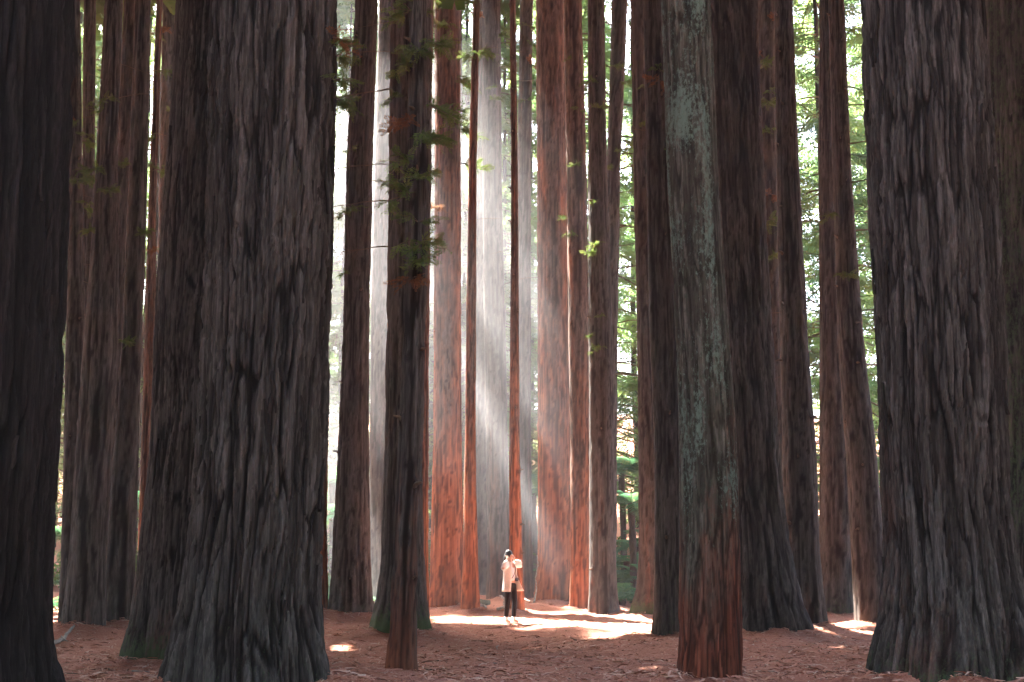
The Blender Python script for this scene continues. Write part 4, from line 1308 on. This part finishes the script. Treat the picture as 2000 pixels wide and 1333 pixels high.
    mb = MB(); mb.ring_loft(rings)
    hair = link('hair', mb.mesh('hair', M['hair']), e)
    mb = MB(); mb.tube([(-.10, 0, 1.60), (-.12, 0, 1.52), (-.115, 0, 1.44), (-.125, 0, 1.36)], [.06, .07, .062, .03], 12)
    link('ponytail', mb.mesh('ponytail', M['hair']), hair)
    # headphones
    mb = MB(); a = np.linspace(-.15, math.pi + .15, 18)
    mb.tube(np.stack([-.035 - .02 * np.sin(a), .104 * np.cos(a), 1.565 + .140 * np.sin(a)], -1), .012, 8)
    hp = link('headphones', mb.mesh('headphones', M['plastic']), e)
    for sd in (-1, 1):
        mb = MB(); mb.tube([(-.03, sd * .078, 1.545), (-.03, sd * .085, 1.545), (-.03, sd * .104, 1.545), (-.03, sd * .110, 1.545)], [.028, .040, .040, .026], 16)
        link('ear_cup', mb.mesh('ear_cup', M['plastic']), hp)
    # eyes, brows and mouth on the raised face
    for sd in (-1, 1):
        mb = MB(); mb.tube([(.070, sd * .030 - .009, 1.600), (.073, sd * .030, 1.600), (.070, sd * .030 + .009, 1.600)], [.003, .007, .003], 8)
        link('eye', mb.mesh('eye', M['hair']), body)
    mb = MB(); mb.tube([(.074, -.018, 1.545), (.080, 0, 1.544), (.074, .018, 1.545)], [.003, .006, .003], 8)
    link('mouth', mb.mesh('mouth', simple('lips', (.40, .15, .13), .5, .1)), body)
    # small bag on a strap
    mb = MB(); a = np.linspace(0, 2 * np.pi, 30)
    mb.tube(np.stack([.150 * np.cos(a) - .005, .10 * np.sin(a) - .02 * np.cos(a), 1.20 + .19 * np.sin(a) - .02], -1), .007, 6, cap=False)
    st = link('bag', None, e)
    link('strap', mb.mesh('strap', M['black']), st)
    bm = bmesh.new(); bmesh.ops.create_cube(bm, size=1); bmesh.ops.scale(bm, vec=(.045, .11, .075), verts=bm.verts); bmesh.ops.bevel(bm, geom=bm.edges[:], offset=.012, segments=2, affect='EDGES')
    me = bpy.data.meshes.new('pouch'); bm.to_mesh(me); bm.free(); me.materials.append(M['plastic'])
    link('pouch', me, st, (.165, .03, 1.02))


person()

# ------------------------------------------------------------------ haze
hm, nt, out = new_mat('haze')
pv = N(nt, 'ShaderNodeVolumePrincipled')
pv.inputs['Color'].default_value = (0.93, 0.95, 1.0, 1)
pv.inputs['Density'].default_value = HAZE_DENSITY
pv.inputs['Anisotropy'].default_value = 0.4
nt.links.new(pv.outputs[0], out.inputs['Volume'])
lo, hi = np.array([-175, -65, -3.0]), np.array([175, 175, 64.0])
hv = np.array([[(lo, hi)[a][0], (lo, hi)[b_][1], (lo, hi)[c][2]] for a in (0, 1) for b_ in (0, 1) for c in (0, 1)])
hq = np.array([[0, 1, 3, 2], [4, 6, 7, 5], [0, 4, 5, 1], [2, 3, 7, 6], [0, 2, 6, 4], [1, 5, 7, 3]])
tag(link('haze', mesh_np('haze', hv, hq, hm, False)), 'thin pale morning mist lit into slanting shafts between the trunks', 'haze', kind='stuff')

# denser mist hanging in and behind the clearing, where the light falls in
mm_, nt, out = new_mat('mist')
pv = N(nt, 'ShaderNodeVolumePrincipled')
pv.inputs['Color'].default_value = (0.95, 0.95, 1.0, 1)
pv.inputs['Density'].default_value = MIST_DENSITY
pv.inputs['Anisotropy'].default_value = 0.4
nt.links.new(pv.outputs[0], out.inputs['Volume'])
bm = bmesh.new(); bmesh.ops.create_icosphere(bm, subdivisions=4, radius=1.0)
me = bpy.data.meshes.new('mist'); bm.to_mesh(me); bm.free(); me.materials.append(mm_)
mist = link('mist', me, None, (-2.8, 42.8, 5.5)); mist.scale = (6.0, 6.8, 14.0)
tag(mist, 'whitish mist hanging around the clearing, streaked by sunbeams', 'mist', kind='stuff')
